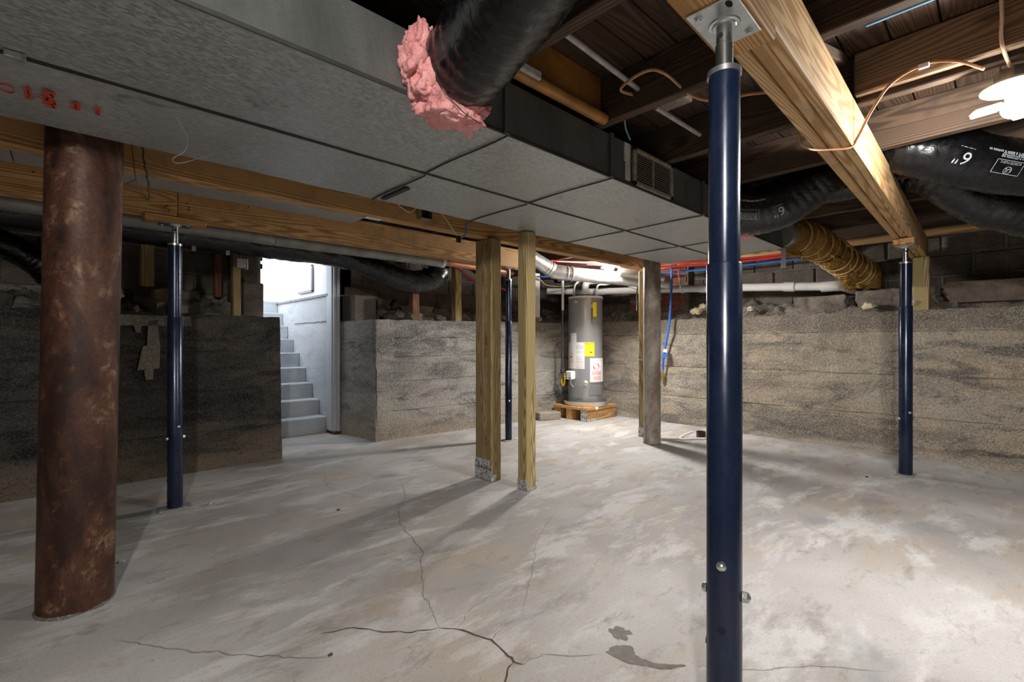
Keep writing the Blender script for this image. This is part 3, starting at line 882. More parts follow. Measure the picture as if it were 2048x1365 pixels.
structure(build('trim_2', MB().box((2.03, 5.10, 1.495), (2.07, 7.6, 1.52)), 'frame_dark'))
structure(build('ground', MB().box((-8, 7.05, 1.40), (12, 30, 1.53)), 'paving'))
hs = thing('neighbour_house', 'white sided house wall with a window beyond the top of the stairs', 'building', (4.0, 10.0, 1.53))
for k in range(24):
    o = build('siding_board', MB().box((-4.5, -0.02, k * 0.16), (4.5, 0.1, k * 0.16 + 0.155), Matrix.Translation((0, 0, 0)) @ Matrix.Rotation(R(-0.0), 4, 'X')), 'white_wall', hs) if k == 0 else copy_part(o, hs, (0, 0, k * 0.16 if k else 0))
    if k: o.location = (0, 0, k * 0.16)
    if k == 0: s0 = o
o = build('window', MB().box((-1.25, -0.07, 0.25), (-0.85, -0.02, 0.85)), 'white', hs)
build('pane', MB().box((-1.20, -0.075, 0.30), (-0.90, -0.07, 0.80)), 'glass_grey', o)
build('handrail', MB().tube([(-1.45, -0.6, -0.1), (-1.45, -0.6, 0.22)], 0.02, 10).tube([(-1.45, -0.6, 0.2), (-0.9, -0.6, 0.32)], 0.02, 10), 'white', hs)

df = thing('door_frame', 'pale grey steel door frame post on the right side of the stair opening', 'door frame', (2.11, 5.08, 0))
build('jamb', MB().cbox((-0.075, -0.09, 0.03), (-0.035, 0.05, 2.0), 0.004), 'frame_paint', df)
build('stop', MB().cbox((-0.062, -0.125, 0.03), (-0.035, -0.09, 2.0), 0.003), 'frame_paint', df)
build('casing', MB().cbox((-0.035, -0.135, 0.02), (0.0, -0.085, 2.0), 0.004), 'frame_paint', df)
build('rust_foot', MB().cbox((-0.077, -0.137, 0.0), (0.002, 0.05, 0.032), 0.004), 'rust', df)

dl = thing('door_frame', 'narrow dark frame post with hinge leaves on the left side of the stair opening', 'door frame', (1.34, 5.10, 0))
build('jamb', MB().cbox((-0.03, 0.0, 0.0), (0.03, 0.10, 2.0), 0.004), 'frame_dark', dl)
for z in (1.72, 1.80):
    build('hinge', MB().cbox((0.03, 0.01, z), (0.05, 0.03, z + 0.05), 0.003), 'hole', dl)

# ------------------------------------------------------------------ sheet-metal trunk ducts
DZ0, DZ1 = 1.742, 1.932
def trunk(name, label, ya, yb, seams, x0, x1):
    t = thing(name, label, 'duct', (0, 0, DZ0))
    xs = [x0] + seams + [x1]
    h = DZ1 - DZ0
    for a, b in zip(xs[:-1], xs[1:]):
        # bottom pan with the slight cross-break dome of sheet duct
        mb = MB(); nx = 12; ny = 10
        for j in range(ny + 1):
            for i in range(nx + 1):
                u = i / nx; v = j / ny
                dome = 0.009 * (1 - max(abs(2 * u - 1), abs(2 * v - 1)))
                mb.v.append((a + (b - a) * u, ya + (yb - ya) * v, -dome + 0.002 * noise.noise(Vector((a + u * (b - a) * 2, v * 3, ya)))))
        for j in range(ny):
            for i in range(nx):
                k = j * (nx + 1) + i
                mb.f.append((k, k + nx + 1, k + nx + 2, k + 1))
        build('bottom_sheet', mb, 'galv', t, True)
        mb = MB().box((a, ya - 0.001, 0.0), (b, ya + 0.004, h)).box((a, yb - 0.004, 0.0), (b, yb + 0.001, h)).box((a, ya, h - 0.004), (b, yb, h))
        build('side_sheet', mb, 'galv_side', t)
    for s in seams:
        mb = MB().box((s - 0.013, ya - 0.012, -0.003), (s + 0.013, ya, h + 0.004))
        build('drive_cleat', mb, 'galv_side', t)
        ln = []
        for k in range(15):
            v = k / 14
            ln.append((s + 0.006 * math.sin(v * 5 + s), ya + (yb - ya) * v, -0.006))
        build('seam', MB().tube(ln, 0.0035, 5), 'seam', t)
    build('end_cap', MB().box((x1 - 0.004, ya, 0), (x1, yb, h)), 'galv_side', t)
    return t
d1 = trunk('trunk_duct', 'wide galvanised trunk duct with wall register nearest the camera', 1.237, 1.758, [1.133, 1.774, 2.694, 3.45], -2.6, 4.17)
d2 = trunk('trunk_duct', 'galvanised trunk duct with red stencilled print, beside the pine beam', 1.782, 2.272, [1.14, 1.78, 2.70, 3.45], -2.6, 4.17)
build('edge_fold', MB().box((-2.6, 1.758, -0.004), (4.17, 1.764, 0.03)), 'seam', d1)
build('hem_strip', MB().box((-2.6, 1.764, 0.012), (4.17, 1.782, 0.02)), 'seam', d2)
build('edge_hem', MB().cbox((-2.6, 1.231, -0.006), (4.17, 1.2385, 0.006), 0.002), 'seam', d1)
build('seam_clip', MB().cbox((-0.125, 1.735, -0.02), (-0.085, 1.758, -0.003), 0.002), 'galv', d1)
o = build('seam_clip', MB().cbox((1.16, 1.98, -0.012), (1.19, 2.22, -0.004), 0.002), 'seam', d2)
# wall register with louvres
reg = build('register_frame', MB().cbox((1.945, 1.222, 0.005), (2.325, 1.236, 0.024), 0.003).cbox((1.945, 1.222, 0.166), (2.325, 1.236, 0.185), 0.003).cbox((1.945, 1.222, 0.005), (1.972, 1.236, 0.185), 0.003).cbox((2.298, 1.222, 0.005), (2.325, 1.236, 0.185), 0.003).cbox((2.128, 1.226, 0.01), (2.138, 1.236, 0.18), 0.002), 'old_metal', d1)
build('register_opening', MB().box((1.96, 1.2345, 0.018), (2.31, 1.2365, 0.172)), 'hole', reg)
lv = None
for k in range(13):
    mm = Matrix.Translation((0, 1.230, 0.030 + k * 0.0108)) @ Matrix.Rotation(R(35), 4, 'X')
    if lv is None:
        lv = build('louvre', MB().box((1.972, -0.004, -0.001), (2.298, 0.004, 0.001)), 'old_metal', reg)
        o = lv
    else:
        o = copy_part(lv, reg)
    o.matrix_local = mm
build('torn_tape', MB().cbox((1.875, 1.228, 0.10), (1.925, 1.236, 0.188), 0.002).cbox((1.885, 1.229, 0.015), (1.925, 1.236, 0.1), 0.002), 'dust', d1)
build('knockout_ring', MB().tube([(2.56 + 0.075 * math.cos(a * 0.2618), 1.2355, 0.095 + 0.075 * math.sin(a * 0.2618)) for a in range(25)], 0.0015, 5), 'seam', d1)
# red stencil on the second duct: words read along the duct from far to near
def stencil(x0, x1, y0, y1, n, fill=0.72):
    """a block of worn stencil strokes"""
    rr = random.Random(int(x0 * 1000) + n)
    mb = MB()
    for k in range(n):
        ya = y0 + (y1 - y0) * k / n; yb = ya + (y1 - y0) / n * fill
        xa = x0 + rr.choice((0, 0, 0.15)) * (x1 - x0); xb = x1 - rr.choice((0, 0, 0.2)) * (x1 - x0)
        xm = (xa + xb) / 2 + rr.uniform(-0.2, 0.2) * (x1 - x0)
        mb.add([(xa, ya, -0.0135), (xb, ya, -0.0135), (xb, yb, -0.0135), (xa, yb, -0.0135)], [(0, 3, 2, 1)])
        if k < n - 1:
            w = (x1 - x0) * 0.16
            mb.add([(xm, yb, -0.0135), (xm + w, yb, -0.0135), (xm + w, yb + (y1 - y0) / n, -0.0135), (xm, yb + (y1 - y0) / n, -0.0135)], [(0, 3, 2, 1)])
    return build('stencil_print', mb, 'duct_red', d2)
stencil(-0.101, -0.084, 1.936, 2.028, 7)
stencil(-0.080, -0.066, 1.982, 1.996, 1)
stencil(-0.064, -0.033, 1.921, 2.053, 8)
stencil(0.0, 0.021, 1.960, 2.020, 4)
stencil(0.053, 0.067, 1.954, 2.018, 5)
ov = [(-0.136 + 0.016 * math.cos(a * 0.3927), 1.985 + 0.03 * math.sin(a * 0.3927), -0.012) for a in range(17)]
build('stencil_print', MB().tube(ov, 0.0022, 4, flat=0.3), 'duct_red', d2)

d3 = thing('flat_duct', 'flat grey sheet-metal duct running between the two left pine beams', 'duct', (0, 0, 1.86))
for a, b in ((-2.5, -0.2), (-0.2, 1.5)):
    build('duct_section', MB().cbox((a, 2.78, 0), (b - 0.004, 3.30, 0.07), 0.004), 'galv', d3)
# thin drooping wires below the duct
w1 = thing('hanging_wire', 'thin dark twisted wire looped down in front of the rear pine beam', 'wire', (0.2, 2.5, 1.6))
P = [(-0.019, 0, 0.225), (-0.003, 0, 0.073), (0.018, 0, 0.02), (0.030, 0, 0.0), (0.04, 0, 0.01), (0.034, 0, 0.09), (0.022, 0, 0.16), (0.018, 0, 0.235)]
pts = smooth(P, 12)
build('wire_strand', MB().tube(pts, 0.0016, 5), 'black_cable', w1)
build('wire_strand', MB().tube([p + Vector((0.004 * math.sin(i * 0.9), 0.004 * math.cos(i * 0.9), 0)) for i, p in enumerate(pts[20:])], 0.0014, 5), 'black_cable', w1)
build('wire_end', MB().tube(smooth([(-0.003, 0, 0.073), (-0.02, 0, 0.062), (-0.035, 0, 0.05)], 6), 0.0016, 5), 'black_cable', w1)
o = build('duct_hanger_wire', MB().tube(smooth([(0.25, 1.86, 1.728), (0.30, 2.0, 1.722), (0.305, 2.08, 1.70), (0.28, 2.17, 1.69), (0.31, 2.22, 1.695), (0.40, 2.1, 1.72), (0.52, 1.86, 1.729)], 8), 0.0012, 5), 'grey_plastic')
tag(o, 'thin pale looped wire hanging against the underside of the stencilled duct', 'wire')

# ------------------------------------------------------------------ timber beams
def beam(name, label, x0, x1, yc, z0, h, plies, pw=0.038, rz=0.0, breaks=(), m='beam'):
    t = thing(name, label, 'beam', (x0, yc, z0), rz)
    L = x1 - x0; W = plies * pw
    for k in range(plies):
        cuts = [0.0] + list(breaks[k] if k < len(breaks) else ()) + [L]
        for a, b in zip(cuts[:-1], cuts[1:]):
            dz = (0.0, 0.004, -0.002)[k % 3]
            mb = MB()
            n = max(1, int((b - a) / 0.4))
            mb.cbox((a + 0.001, -W / 2 + k * pw + 0.0016, dz), (b - 0.001, -W / 2 + (k + 1) * pw - 0.0016, h), 0.0045)
            build('ply', mb, m, t)
    return t
ba = beam('pine_beam', 'upper doubled pine beam running just behind the duct above the rusty pipe', -2.5, 4.45, 2.617, 1.738, 0.19, 2, 0.05)
bb = beam('pine_beam', 'lower triple pine beam carried on the jack post near the left concrete wall', -2.5, 3.36, 3.44, 1.735, 0.185, 3, 0.038, 0.0, ((2.96,), (1.4,), (2.4,)))
bang = math.atan2(0.10, 3.49)
bc = beam('pine_beam', 'large new triple pine beam overhead on the right, held by two jack posts', 0.985, 5.72, 0.435, 1.752, 0.184, 3, 0.040, bang, (), 'beam_pale')
# knots, nails on beam B's face
for i in range(16):
    x = rnd.choice((2.9, 3.02)) + rnd.uniform(-0.02, 0.02) if i < 8 else rnd.uniform(1.2, 5.5)
    if i == 0:
        nl = build('nail_head', MB().lathe([(0.004, -0.002), (0.004, 0.002)], 8, Matrix.Rotation(R(90), 4, 'X')), 'hole', bb); o = nl
    else:
        o = copy_part(nl, bb)
    o.location = (x, -0.0575, rnd.uniform(0.02, 0.165))
# splinter strip beside the near plate, on the right beam
jb = thing('junction_box', 'small open metal electrical box screwed to the upper left pine beam', 'electrical box', (1.63, 2.563, 1.77))
build('box_shell', MB().box((-0.04, -0.05, 0.0), (-0.036, 0, 0.07)).box((0.036, -0.05, 0), (0.04, 0, 0.07)).box((-0.04, -0.05, 0), (0.04, 0, 0.004)).box((-0.04, -0.05, 0.066), (0.04, 0, 0.07)).box((-0.04, -0.004, 0), (0.04, 0, 0.07)), 'zinc', jb)
build('box_mouth', MB().box((-0.036, -0.012, 0.004), (0.036, -0.006, 0.066)), 'hole', jb)
bcb = thing('beam_cable', 'short blue-grey cable with a bracket dangling over the left pine beams', 'cable', (1.97, 2.545, 1.70))
build('cable', MB().tube(smooth([(0.05, 0, 0.13), (0.0, -0.01, 0.128), (-0.01, -0.012, 0.09), (-0.015, -0.01, 0.03), (-0.05, 0.0, 0.0)], 8), 0.006, 8), 'light_blue', bcb)
build('bracket', MB().cbox((-0.085, 0.0, -0.035), (-0.05, 0.01, 0.01), 0.002), 'rust', bcb)
o = build('thin_cable', MB().tube(smooth([(1.40, 2.555, 1.86), (1.52, 2.55, 1.80), (1.60, 2.548, 1.845), (1.75, 2.55, 1.84), (1.86, 2.55, 1.74), (1.9, 2.556, 1.70)], 8), 0.004, 6), 'cream_cable')
tag(o, 'thin cream cable stapled in curves along the upper left pine beam', 'cable')
o = build('paper_tag', MB().cbox((1.27, 2.60, 1.733), (1.37, 2.64, 1.7375), 0.0005), 'paper')
tag(o, 'small white paper tag stuck under the upper left pine beam', 'tag')

# ------------------------------------------------------------------ steel jack posts
def jack(label, x, y, top, rz, scale=1.0, zjoin=1.0, block=True, big=0.0365, small=0.0315, bolt_z=(0.37, 0.45), holes=(0.17, 0.27, 0.07), thread=0.11, beam_z=1.752, sp=0.038, plate=(0.105, 0.16), faces=R(-122)):
    t = thing('jack_post', label, 'jack post', (x, y, 0), rz)
    build('base_plate', MB().cbox((-0.085, -0.055, 0.0), (0.085, 0.055, 0.007), 0.002), 'dusty_plate', t)
    build('lower_tube', MB().lathe([(big, 0.007), (big, zjoin - 0.002), (big - 0.001, zjoin), (small, zjoin)], 36), 'navy', t, 40)
    tt = top - thread
    build('upper_tube', MB().lathe([(small, zjoin - 0.02), (small, tt - 0.012)], 36), 'navy', t, 40)
    build('collar', MB().lathe([(small + 0.003, tt - 0.012), (small + 0.003, tt), (0.02, tt)], 32), 'zinc', t, 40)
    prof = [(0.0165, tt - 0.005)]
    z = tt
    while z < tt + thread * 0.55:
        prof += [(0.0185, z + 0.002), (0.0165, z + 0.0045)]; z += 0.005
    build('screw_thread', MB().lathe(prof, 24), 'steel', t, True)
    sc_ = build('screw_shank', MB().lathe([(0.0165, z - 0.002), (0.0165, top - 0.004)], 24), 'steel', t, 40)
    build('shank_hole', MB().lathe([(0.006, -0.002), (0.006, 0.0005)], 12, axis_mat((0.0165 * math.cos(faces - 0.35 - rz), 0.0165 * math.sin(faces - 0.35 - rz), top - 0.03), (math.cos(faces - 0.35 - rz), math.sin(faces - 0.35 - rz), 0))), 'hole', sc_)
    a, b = plate
    tp = build('top_plate', MB().cbox((-b / 2, -a / 2, top), (b / 2, a / 2, top + 0.006), 0.0015), 'zinc', t)
    build('plate_boss', MB().lathe([(0.034, top + 0.001), (0.032, top - 0.003), (0.026, top - 0.004), (0.024, top - 0.007), (0.0165, top - 0.007)], 28, cap=False), 'zinc', tp, 40)
    for k, (sx, sy) in enumerate(((-1, 1), (1, -1), (1, 1), (-1, -1))):
        px, py = sx * (b / 2 - 0.02), sy * (a / 2 - 0.02)
        if k < 2:
            bo = build('bolt', MB().lathe([(0.010, top + 0.001), (0.010, top - 0.0015), (0.006, top - 0.0015), (0.006, top - 0.007)], 6), 'zinc', tp); bo.location = (px, py, 0)
        else:
            bo = build('slot', MB().lathe([(0.0065, top + 0.001), (0.0065, top - 0.0006)], 12), 'hole', tp); bo.location = (px, py, 0); bo.scale = (1.9, 1, 1); 
    if block:
        sb = build('wood_shim', MB().cbox((-0.15, -0.062, top + 0.006), (0.15, 0.062, beam_z - 0.001), 0.003), 'beam', t)
    # pins through the tubes and spare holes
    for i, z in enumerate(bolt_z):
        ang = faces - rz + (0.0 if i else R(90))
        d = Vector((math.cos(ang), math.sin(ang), 0))
        for s in (1, -1):
            hd = build('pin_head', MB().lathe([(0.0105, 0.0), (0.0105, 0.003), (0.009, 0.0075), (0.005, 0.0105), (0.001, 0.0115)], 16, axis_mat(d * s * big + Vector((0, 0, z)), d * s)), 'zinc', t, 50)
        if i == 0:
            build('pin_nut', MB().lathe([(0.012, 0.0), (0.012, 0.010), (0.009, 0.014), (0.003, 0.017)], 6, axis_mat(d * big + Vector((0, 0, z)), d)), 'zinc', t)
    for z in holes:
        for ang in (faces - rz, faces - rz - R(90)):
            d = Vector((math.cos(ang), math.sin(ang), 0))
            build('pin_hole', MB().lathe([(0.0085, -0.004), (0.0085, 0.0008)], 16, axis_mat(d * big + Vector((0, 0, z - (0.05 if ang < faces - rz - 1 else 0))), d)), 'hole', t)
    return t
ja = jack('navy blue steel jack post standing nearest in front of the camera', 1.061, 0.437, 1.706, bang, zjoin=1.172, bolt_z=(0.44, 0.512), holes=(0.372, 0.20), big=0.0368, small=0.0325, thread=0.105, faces=R(-166))
jr = jack('navy jack post under the far end of the right beam, beside the tan wall', 4.545, 0.535, 1.70, bang, zjoin=1.26, bolt_z=(0.42, 0.47), holes=(0.36, 0.22, 0.09), big=0.042, small=0.0365, beam_z=1.75, faces=R(-140))
jl = jack('navy jack post standing between the rusty pipe and the stair opening', 0.453, 3.43, 1.692, 0.0, zjoin=1.14, bolt_z=(0.42, 0.49), holes=(0.35, 0.22, 0.09), big=0.0395, small=0.034, beam_z=1.735, faces=R(-74))
jf = jack('thin dark jack post half hidden behind the doubled wooden post', 3.209, 3.462, 1.73, 0.0, zjoin=1.2, bolt_z=(0.45, 0.40), holes=(0.3,), big=0.034, small=0.030, beam_z=1.7325, block=False)
# wide shim blocks under the beams (end grain visible)
# ------------------------------------------------------------------ pipe columns and wooden posts
def column(label, base, topx, topy, r, m, h, seg=48):
    t = thing('pipe_column', label, 'column', (base[0], base[1], 0))
    mb = MB(); prof = []
    n = 40
    pts = [(topx * i / n, topy * i / n, h * i / n) for i in range(n + 1)]
    mb.tube(pts, r, seg, True, lambda j, a, p: 1 + 0.006 * noise.noise(Vector((math.cos(a) * 3, math.sin(a) * 3, p.z * 5))))
    build('steel_pipe', mb, m, t, 40)
    mb = MB(); n2 = 40
    for k in range(n2):
        a = 2 * math.pi * k / n2
        ro = r * (1.05 + 0.07 * noise.noise(Vector((math.cos(a) * 2, math.sin(a) * 2, r))))
        mb.v += [(ro * math.cos(a), ro * math.sin(a), 0.0005), (r * 0.98 * math.cos(a), r * 0.98 * math.sin(a), 0.012)]
    for k in range(n2):
        a, b = 2 * k, 2 * ((k + 1) % n2)
        mb.f.append((a, b, b + 1, a + 1))
    build('grout_ring', mb, 'wall_plain', t, True)
    return t
column('thick rusty brown steel pipe column in the left foreground', (0.013, 2.44), 0.03, -0.03, 0.112, 'rust', 1.93)
column('slimmer whitewashed pipe column with rusty foot in front of the tan wall', (4.138, 2.40), 0.0, 0.0, 0.082, 'rust_pale', 1.93)

def post(name, label, x, y, z0, z1, sx, sy, m, rz=0.0, tagged=False, group=None):
    t = thing(name, label, 'post', (x, y, z0), rz, group)
    build('timber', MB().cbox((-sx / 2, -sy / 2, 0), (sx / 2, sy / 2, z1 - z0), 0.006), m, t)
    if tagged:
        build('end_tag', MB().box((-sx / 2 - 0.0015, -sy / 2 - 0.0015, 0.004), (sx / 2 + 0.0015, sy / 2 + 0.0015, tagged), None), 'end_tag', t)
    return t
# doubled post: two timbers with a splintered strip between them
t = thing('wood_post', 'doubled treated wooden post with nail-stained joint, left of the middle pair', 'post', (2.215, 2.60, 0))
build('timber', MB().cbox((-0.048, 0.0, 0), (0.048, 0.098, 1.735), 0.006), 'post', t)
build('timber', MB().cbox((-0.048, -0.082, 0), (0.048, -0.03, 1.735), 0.006), 'post', t)
build('inner_ply', MB().cbox((-0.040, -0.031, 0), (0.040, 0.001, 1.730), 0.002), 'nailed', t)
build('end_tag', MB().box((-0.050, -0.084, 0.003), (-0.0475, 0.099, 0.15)).box((-0.0475, -0.084, 0.003), (0.0, -0.0815, 0.045)), 'end_tag', t)
build('tag_band', MB().box((-0.0507, -0.0845, 0.085), (-0.0465, 0.0995, 0.090)), 'ink', t)
t = thing('wood_post', 'single square treated post at right of the middle pair, under the duct', 'post', (2.250, 2.245, 0))
build('timber', MB().cbox((-0.0445, -0.0445, 0), (0.0445, 0.0445, 1.735), 0.006), 'post_new', t)
build('end_tag', MB().box((-0.047, -0.045, 0.003), (-0.0443, 0.045, 0.07)).box((-0.047, -0.049, 0.003), (0.046, -0.044, 0.018)), 'end_tag', t)
t = thing('wood_post', 'square treated post close behind the whitewashed pipe column', 'post', (4.37, 2.62, 0))
build('timber', MB().cbox((-0.0445, -0.0445, 0), (0.0445, 0.0445, 1.735), 0.006), 'post', t)
build('strap', MB().box((-0.046, -0.046, 0.80), (0.046, 0.046, 0.806)), 'pvc', t)
build('end_tag', MB().box((-0.047, -0.047, 0.003), (-0.044, 0.046, 0.10)), 'end_tag', t)
post('short_post', 'broad short treated post on the concrete ledge behind the rusty pipe', -0.10, 4.50, LB, 1.765, 0.09, 0.14, 'post')
post('short_post', 'amber stub post hanging above the rubble, left of the jack post', 0.45, 4.86, 1.44, 1.80, 0.09, 0.14, 'post')
post('short_post', 'narrow ledge post carrying a small grey box beside the stair opening', 1.02, 4.52, LB - 0.015, 1.75, 0.06, 0.09, 'post')
post('short_post', 'dark red-brown stub post on the ledge under the black flexible elbow', 2.75, 4.50, LB - 0.012, 1.52, 0.09, 0.09, 'post_old')
post('short_post', 'pale square short post on the ledge right of the black flexible elbow', 3.33, 4.50, LB - 0.005, JB - 0.002, 0.09, 0.09, 'post_new')
post('short_post', 'treated square post on the right ledge carrying the end of the large beam', 5.56, 0.545, LR - 0.015, 1.752, 0.10, 0.115, 'post_new')
post('short_post', 'dim brown stub post against the block wall left of the stair opening', 0.98, 4.99, 1.40, 1.80, 0.06, 0.06, 'post_old')
gb = thing('outlet_box', 'small grey electrical box fixed to the narrow ledge post by the stairs', 'electrical box', (1.045, 4.46, 1.62))
build('box_body', MB().cbox((-0.035, -0.035, 0), (0.035, 0.015, 0.075), 0.004), 'grey_plastic', gb)
build('conduit_stub', MB().tube(smooth([(0.045, -0.02, 0.08), (0.045, -0.02, 0.0), (0.04, -0.02, -0.01), (0.02, -0.02, -0.012)], 5), 0.004, 6), 'zinc', gb)

# ------------------------------------------------------------------ flexible ducts
def flex(name, label, pts, rad, seed, pitch=0.035, wr=0.035, seg=36, m='film', dens=14):
    t = thing(name, label, 'flexible duct', tuple(pts[0]))
    o0 = Vector(pts[0])
    path = [p - o0 for p in smooth(pts, dens)]
    def wob(j, a, p):
        return 1 + wr * 0.35 * math.sin(p.length / pitch * 6.283 + 1.3 * math.sin(2 * a + seed)) + wr * 1.3 * fbm((p.x * 9 + math.cos(a) * 1.4, p.y * 9 + math.sin(a) * 1.4, p.z * 9 + seed), 4)
    build('sleeve', MB().tube(path, rad, seg, True, wob), m, t, True)
    return t, path
def on_tube(path, rad, parent, shapes, s0, ang0, m, name='print', eps=0.006, flip=1):
    """wrap flat shapes (verts, faces) around the sleeve at arclength s0, angle ang0"""
    fr = frames(path)
    acc = [0.0]
    for a, b in zip(path[:-1], path[1:]):
        acc.append(acc[-1] + (b - a).length)
    out = MB()
    for vs, fs in shapes:
        q = []
        for p in vs:
            s = min(max(s0 - p[0] * flip, 0), acc[-1] - 1e-4)
            i = max(k for k in range(len(acc) - 1) if acc[k] <= s)
            e = (s - acc[i]) / max(1e-6, acc[i + 1] - acc[i])
            P = path[i].lerp(path[i + 1], e); u = fr[i][2].lerp(fr[i + 1][2], e).normalized(); w = fr[i][3].lerp(fr[i + 1][3], e).normalized()
            r = rad(i / (len(path) - 1)) if callable(rad) else rad
            a = ang0 + p[1] / r * flip
            q.append(P + (u * math.cos(a) + w * math.sin(a)) * (r * 1.02 + eps))
        out.add(q, fs)
    return build(name, out, m, parent)
def rect(x, y, w, h):
    return ([(x, y), (x + w, y), (x + w, y + h), (x, y + h)], [(0, 1, 2, 3)])
def outline(x, y, w, h, t=0.002):
    return [rect(x, y, w, t), rect(x, y + h - t, w, t), rect(x, y, t, h), rect(x + w - t, y, t, h)]
def word(body, size, x, y):
    vs, fs = text_mesh(body, size)
    return ([(p.x + x, p.y + y) for p in vs], fs)
def para(x, y, w, rows, t=0.0025, gap=0.006, seed=1):
    rr = random.Random(seed); out = []
    for k in range(rows):
        u = x
        while u < x + w:
            l = rr.uniform(0.006, 0.02)
            out.append(rect(u, y - k * gap, min(l, x + w - u), t)); u += l + 0.004
    return out

f1, p1 = flex('flexible_duct', 'fat black plastic-sleeved flexible duct overhead with pink insulation at its mouth',
    [(0.872, 1.215, 1.845), (0.862, 1.12, 1.835), (0.835, 1.0, 1.84), (0.80, 0.86, 1.848), (0.755, 0.72, 1.852), (0.70, 0.55, 1.852), (0.62, 0.2, 1.85), (0.55, -0.4, 1.84), (0.5, -1.2, 1.84)], 0.124, 3, 0.05, 0.028)
build('takeoff_collar', MB().lathe([(0.078, -0.02), (0.078, 0.06)], 24, axis_mat((0.0, 0.03, 0.0), (0, -1, 0)), False), 'zinc', f1, 40)
def wool(parent, name, m, specs, seed):
    """torn glass wool: dense lump with ragged fibrous surface"""
    for i, (c, sz) in enumerate(specs):
        mb = chunk(seed + i * 5, *sz, nz=0.34, n=18)
        out = []
        for x, y, z in mb.v:
            d = Vector((x / sz[0], y / sz[1], z / sz[2])).normalized()
            e = fbm((x * 17 + seed, y * 17, z * 17), 3) * 0.008 + max(0, fbm((x * 60, y * 60 + seed, z * 60), 2)) * 0.003
            out.append((x + c[0] + d.x * e, y + c[1] + d.y * e, z + c[2] + d.z * e))
        mb.v = out
        build(name, mb, m, parent, True)
wool(f1, 'pink_wool', 'pink', [((-0.125, -0.02, 0.035), (0.032, 0.05, 0.05)), ((-0.135, -0.025, -0.03), (0.042, 0.05, 0.05)), ((-0.105, -0.03, -0.085), (0.045, 0.05, 0.045)), ((-0.01, -0.03, -0.128), (0.085, 0.06, 0.042)),
    ((0.055, -0.01, -0.118), (0.06, 0.05, 0.04)), ((-0.06, -0.03, -0.125), (0.065, 0.06, 0.05))], 71)
mb = MB().tube(smooth([(-0.13, -0.10, -0.05), (-0.10, -0.095, -0.11), (-0.03, -0.10, -0.16), (0.06, -0.08, -0.165)], 10), 0.0015, 5)
build('tie_wire', mb, 'black_cable', f1)

pts2 = [(2.98, 1.215, 1.825), (3.05, 1.10, 1.80), (3.12, 0.96, 1.83), (3.17, 0.80, 1.93), (3.19, 0.64, 2.015), (3.20, 0.47, 2.03), (3.26, 0.30, 2.0), (3.40, 0.13, 1.93), (3.56, -0.05, 1.885), (3.66, -0.25, 1.86), (3.72, -0.6, 1.85), (3.75, -1.3, 1.85)]
def rad2(e):
    return (0.148 if e < 0.4 else 0.138) - (0.06 if e < 0.4 else 0.05) * math.exp(-((e - 0.40) / 0.085) ** 2)
f2, p2 = flex('flexible_duct', 'black sleeved flexible duct with printed 6 inch marks crossing over the right beam', pts2, rad2, 5, 0.04, 0.035, 40)
wool(f2, 'pink_wool', 'pink', [((-0.04, -0.02, -0.115), (0.09, 0.05, 0.035)), ((0.05, -0.01, -0.10), (0.06, 0.05, 0.035)), ((-0.12, -0.02, 0.0), (0.03, 0.04, 0.08)), ((0.08, -0.05, -0.135), (0.10, 0.06, 0.035))], 83)
def ang_to(path, s, target):
    fr = frames(path); acc = 0.0
    for i, (a, b) in enumerate(zip(path[:-1], path[1:])):
        acc += (b - a).length
        if acc >= s: break
    P, t, u, w = fr[i]
    d = Vector(target) - P; d -= t * d.dot(t)
    return math.atan2(d.dot(w), d.dot(u))
def mark(par, path, rad, origin, s, body_shapes, dth=0.0, flip=1):
    a = ang_to(path, s, Vector((0, 0, 1.0)) - Vector(origin)) + dth
    return on_tube(path, rad, par, body_shapes, s, a, 'film_ink', eps=0.006, flip=flip)
def bold(x, y, w, rows, seed, t=0.008, gap=0.013):
    rr = random.Random(seed); out = []
    for k in range(rows):
        u = x
        while u < x + w:
            l = rr.uniform(0.004, 0.007)
            out.append(rect(u, y - k * gap + rr.uniform(-0.001, 0.001), l, t)); u += l + rr.choice((0.0018, 0.0018, 0.006))
    return out
mark(f2, p2, rad2, pts2[0], 0.26, [word('6"', 0.07, 0, 0)] + para(-0.03, -0.034, 0.06, 1), 0.25, 1)
mark(f2, p2, rad2, pts2[0], 0.10, outline(-0.06, -0.03, 0.11, 0.055, 0.0012) + para(-0.05, 0.016, 0.09, 6), 0.15, 1)
mark(f2, p2, rad2, pts2[0], 0.12, bold(-0.08, 0, 0.15, 1, 3, 0.009), -0.42, 1)
mark(f2, p2, rad2, pts2[0], 1.13, [word('6"', 0.08, 0, 0)] + para(-0.03, -0.045, 0.06, 1), -0.05, 1)
mark(f2, p2, rad2, pts2[0], 1.33, outline(-0.06, -0.03, 0.12, 0.06, 0.002) + [word('UL', 0.026, 0.0, 0.012)] + [([(0.017 * math.cos(a * .524) * q, 0.012 + 0.017 * math.sin(a * .524) * q) for q in (1, 0.86) for a in range(12)], [(a, (a + 1) % 12, 12 + (a + 1) % 12, 12 + a) for a in range(12)])] + para(-0.045, -0.018, 0.09, 2) + bold(-0.045, -0.045, 0.09, 3, 5, 0.005, 0.008), 0.0, 1)
mark(f2, p2, rad2, pts2[0], 1.52, outline(-0.06, -0.025, 0.11, 0.045, 0.0018) + para(-0.04, 0.008, 0.07, 3) + bold(-0.05, 0.03, 0.10, 2, 6, 0.004, 0.008), 0.0, 1)
